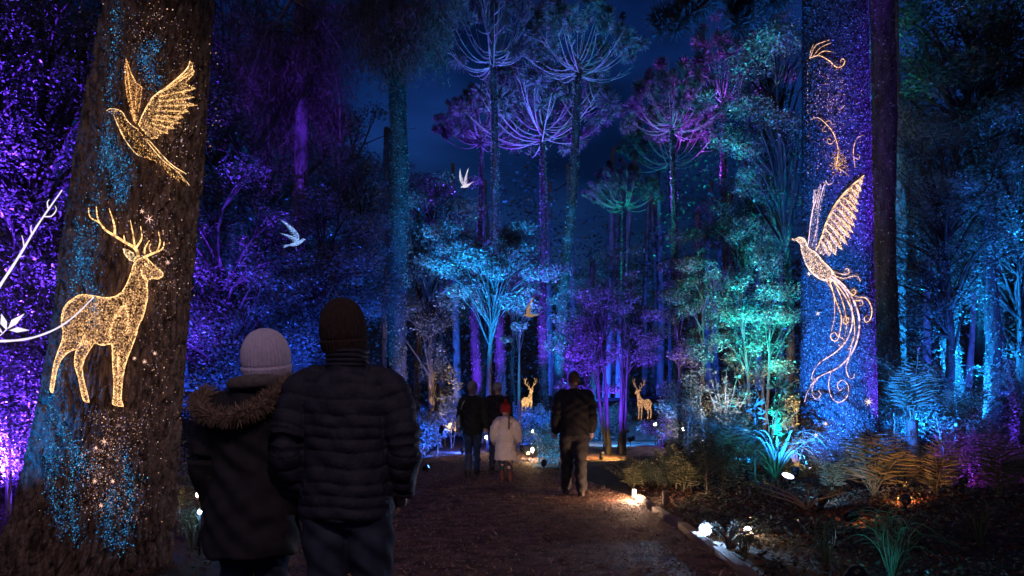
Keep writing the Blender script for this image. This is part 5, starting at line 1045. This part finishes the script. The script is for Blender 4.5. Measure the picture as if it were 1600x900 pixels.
# twigs lit white at the left edge, their light put in as emission
E_twig = emi('twig_painted_light', (0.95, 0.82, 1.0), 0.42)
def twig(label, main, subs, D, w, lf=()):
    p0 = P(*main[0], D); r = empty('lit_twig', p0, label, 'lit twig'); b = np.array(p0); s = F / D
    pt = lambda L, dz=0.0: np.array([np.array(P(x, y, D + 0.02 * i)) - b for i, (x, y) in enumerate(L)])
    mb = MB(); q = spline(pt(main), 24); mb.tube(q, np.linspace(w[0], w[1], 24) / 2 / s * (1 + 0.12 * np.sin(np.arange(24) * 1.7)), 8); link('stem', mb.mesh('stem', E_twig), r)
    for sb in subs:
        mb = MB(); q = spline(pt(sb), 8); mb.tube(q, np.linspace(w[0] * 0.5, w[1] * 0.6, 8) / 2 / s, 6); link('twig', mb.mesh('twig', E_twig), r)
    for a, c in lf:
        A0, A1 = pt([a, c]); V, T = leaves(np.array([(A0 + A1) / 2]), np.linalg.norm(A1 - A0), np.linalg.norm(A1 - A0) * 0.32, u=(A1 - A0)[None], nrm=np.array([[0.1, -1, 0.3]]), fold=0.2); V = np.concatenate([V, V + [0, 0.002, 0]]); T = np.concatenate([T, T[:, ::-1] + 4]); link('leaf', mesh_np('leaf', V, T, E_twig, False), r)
twig('white lit bare twig with its light as emission slanting up at the left edge', [(-30, 490), (0, 446), (30, 400), (60, 350), (97, 297)], [[(22, 412), (30, 402), (38, 400)], [(38, 388), (36, 375), (34, 368)], [(50, 366), (48, 358), (49, 352)], [(68, 338), (80, 338), (88, 328), (86, 322)], [(75, 325), (74, 316), (77, 312)]], 3.6, (4.6, 1.6))
twig('white lit leafy twig with its light as emission curving in front of the stag at the left edge', [(-40, 530), (0, 533), (45, 529), (85, 515), (115, 495), (147, 464)], [[(-10, 532), (5, 520), (12, 512)]], 3.7, (4.2, 1.6), [((10, 516), (2, 490)), ((12, 514), (38, 490)), ((14, 516), (46, 516)), ((4, 520), (-16, 505))])

# ------------------------------------------------------------------ edging, posts, visible lamps on the path
yy0 = 3.6
for k in range(5):
    ln = R.uniform(1.15, 1.5); yc = yy0 + ln / 2; c_, w_ = pathc(yc); x = float(c_ + w_) + 0.05; mb = MB(); mb.box((0, 0, 0), (R.uniform(0.075, 0.09), ln - 0.012, R.uniform(0.13, 0.16)))
    if k == 0:
        edg = empty('path_edging', (0, 0, 0), 'low timber edging along the right side of the path', 'edging')
    o = link('board', mb.mesh('board', M_wood, False), edg, (x, yc, -0.012 + R.uniform(-0.012, 0.012))); o.rotation_euler = (R.normal(0, 0.012), R.normal(0, 0.03), R.normal(0, 0.02)); yy0 += ln
    bv = o.modifiers.new('bevel', 'BEVEL'); bv.width = 0.008; bv.segments = 2
def post(label, px, D, h, r):
    x = X(px, D); g = gz(x, D); mb = MB(); mb.tube([(0, 0, -0.1), (0.005, 0, h * 0.5), (0, 0, h - 0.012), (0, 0, h)], [r * 1.05, r, r, r * 0.88], 14)
    tag(link('wooden_post', mb.mesh('wooden_post', M_wood), None, (x, D, g)), label, 'post', 'short wooden posts')
post('short wooden post at the path edge under the dark ferns', 1040, 9.2, 0.20, 0.04)
post('short wooden post beside the far side path', 1050, 17.8, 0.42, 0.13)
def bollard(label, px, py, D, col, pw, h, r=0.012, hh=0.12, mode='POINT'):
    x = X(px, D); z = Z(py, D); g = min(gz(x, D), z - 0.05); e = empty('path_light', (x, D, g), label, 'path light', 'little path lights')
    mb = MB(); mb.tube([(0, 0, -0.05), (0, 0, z - g - hh / 2)], 0.010, 8); mb.tube([(0, 0, z - g + hh / 2), (0, 0, z - g + hh / 2 + 0.012)], [r * 1.5, r * 1.2], 12); link('stake', mb.mesh('stake', M_black), e)
    mb = MB(); mb.tube([(0, 0, z - g - hh / 2), (0, 0, z - g + hh / 2)], r, 12); pl = emi('path_lens', tuple(0.15 + 0.85 * c for c in col), pw / (math.pi * 2 * math.pi * r * hh)); pl.cycles.emission_sampling = 'AUTO'; link('lens', mb.mesh('lens', pl), e)
    return e
bollard('slim upright warm path light at the bend of the edging', 991, 770, 9.75, (1.0, 0.50, 0.24), 24.0, 0.2, 0.016, 0.085)
bollard('tiny white path light left of the child', 760, 683, 20, (1.0, 0.85, 0.75), 4, 0.2, 0.03, 0.06)
bollard('tiny white path light above another, right of the child', 832, 674, 22, (1.0, 0.85, 0.8), 4, 0.2, 0.03, 0.07)
bollard('slim white path light below another, right of the child', 832, 703, 17.5, (1.0, 0.7, 0.5), 9, 0.2, 0.022, 0.10)
bollard('tiny blue white light behind the lone man', 928, 663, 24, (0.8, 0.85, 1.0), 10, 0.2, 0.03, 0.06)
bollard('tiny violet light on the side path bank', 1024, 663, 22, (0.65, 0.5, 1.0), 4, 0.2, 0.035, 0.06)
bollard('small warm light behind the wooden post of the side path', 1066, 670, 20, (1.0, 0.8, 0.6), 8, 0.2, 0.04, 0.08)
bollard('tiny warm light low beside the leaning trunk', 309, 773, 6.6, (1.0, 0.5, 0.2), 1.0, 0.2, 0.012, 0.03)
bollard('tiny blue light low beside the leaning trunk', 312, 800, 6.2, (0.1, 0.5, 1.0), 1.2, 0.2, 0.014, 0.02)
def eyelamp(label, px, py, D, col, pw, tgt, size, strength, cone=150, face=None):
    """round ground lamp with its glass towards the path"""
    p = P(px, py, D); g = gz(p.x, D); r = empty('ground_lamp', (p.x, D, g), label, 'lamp'); d = (Vector(tgt) - p).normalized(); q = d.to_track_quat('-Z', 'Y'); hd_ = Vector((0, 0, p.z - g))
    h = link('housing', ME_can, r, hd_); h.rotation_mode = 'QUATERNION'; h.rotation_quaternion = q; h.scale = (size,) * 3
    me = ME_lens.copy(); me.materials.clear(); me.materials.append(emi('lamp_glass', tuple(0.5 + 0.5 * c for c in col), strength)); l = link('lens', me, r, hd_); l.rotation_mode = 'QUATERNION'; l.rotation_quaternion = q; l.scale = (size,) * 3
    if face: q2 = Vector(face).to_track_quat('-Z', 'Y'); h.rotation_quaternion = q2; l.rotation_quaternion = q2; l.location = hd_ + Vector(face) * 0.05 * size
    mb = MB(); mb.tube([(0, 0, -0.06), (0, 0, max(0.02, p.z - g - 0.03))], 0.012, 8); link('stake', mb.mesh('stake', M_black), r)
    ld = bpy.data.lights.new('beam', 'SPOT'); ld.color = col; ld.energy = pw; ld.spot_size = math.radians(cone); ld.spot_blend = 0.6; ld.shadow_soft_size = 0.012 * size
    lo = bpy.data.objects.new('beam', ld); COL.objects.link(lo); lo.parent = r; lo.location = hd_ + (Vector(face) * 0.09 * size if face else d * 0.024 * size); lo.rotation_mode = 'QUATERNION'; lo.rotation_quaternion = q
eyelamp('dazzling blue white ground lamp beside the path edging', 1103, 827, 7.0, (0.35, 0.6, 1.0), 34, (0.6, 3.0, 1.0), 1.15, 14)
eyelamp('warm yellow ground lamp right of the dazzling blue one', 1168, 829, 7.3, (1.0, 0.66, 0.36), 7, (1.3, 2.0, 0.8), 0.85, 9)
eyelamp('white oval flood lamp aimed up at the blue trunk', 1228, 752, 10.3, (0.01, 0.17, 1.0), 2200, (5.45, 12.2, 3.4), 1.7, 8, 110, (0.15, -0.42, 0.89))
L(985, 17.0, (905, 716, 17.9), AMB, 260, 110, 'amber spotlight washing the side path', up=0.5)
L(825, 16.6, (835, 715, 16.1), AMB, 14, 120, 'amber spotlight under the bright blue shrub', up=0.2)
L(980, 22.4, (945, 690, 24.2), (0.02, 0.28, 1.0), 900, 110, 'blue spotlight washing the side path bend', up=0.5)
L(1040, 23.6, (1010, 684, 25.3), (0.02, 0.25, 1.0), 900, 130, 'blue spotlight washing the far side path', up=0.5)
L(1085, 21.5, (1050, 692, 23.5), (1.0, 0.6, 0.4), 50, 130, 'warm spotlight washing the far side path', up=0.5)
L(640, 10.2, (790, 690, 12.2), (1.0, 0.72, 0.62), 15, 45, 'added warm spotlight hidden behind the man in the puffer jacket, lighting the child')  # added lamp, hidden from view, to brighten the child's coat
L(668, 13.8, (745, 690, 13.2), (0.02, 0.25, 1.0), 18, 50, 'blue spotlight left of the walking woman')
# show projector on a mast behind the viewer: its beams light left trunk, couple and path; the drawings glow themselves
pj = empty('show_projector', (0.9, -1.8, 0.0), 'black show projector on a mast behind the viewer', 'projector')
mb = MB(); mb.tube([(0, 0, -0.1), (0, 0, 5.0)], [0.06, 0.04], 12); link('mast', mb.mesh('mast', M_black), pj)
mb = MB(); mb.box((0, 0, 5.2), (0.5, 0.6, 0.3)); link('case', mb.mesh('case', M_black, False), pj)
for tgt, col, pw, cone in [((-2.95, 5.4, 2.5), (1.0, 0.66, 0.50), 125, 30), ((-0.6, 4.6, 0.7), (1.0, 0.64, 0.62), 105, 58)]:
    ld = bpy.data.lights.new('beam', 'SPOT'); ld.color = col; ld.energy = pw; ld.spot_size = math.radians(cone); ld.spot_blend = 0.9; ld.shadow_soft_size = 0.08
    lo = bpy.data.objects.new('beam', ld); COL.objects.link(lo); lo.parent = pj; d = (Vector(tgt) - Vector((0.9, -1.45, 5.2))).normalized(); lo.location = Vector((0, 0.35, 5.2)) + d * 0.1
    lo.rotation_mode = 'QUATERNION'; lo.rotation_quaternion = d.to_track_quat('-Z', 'Y')
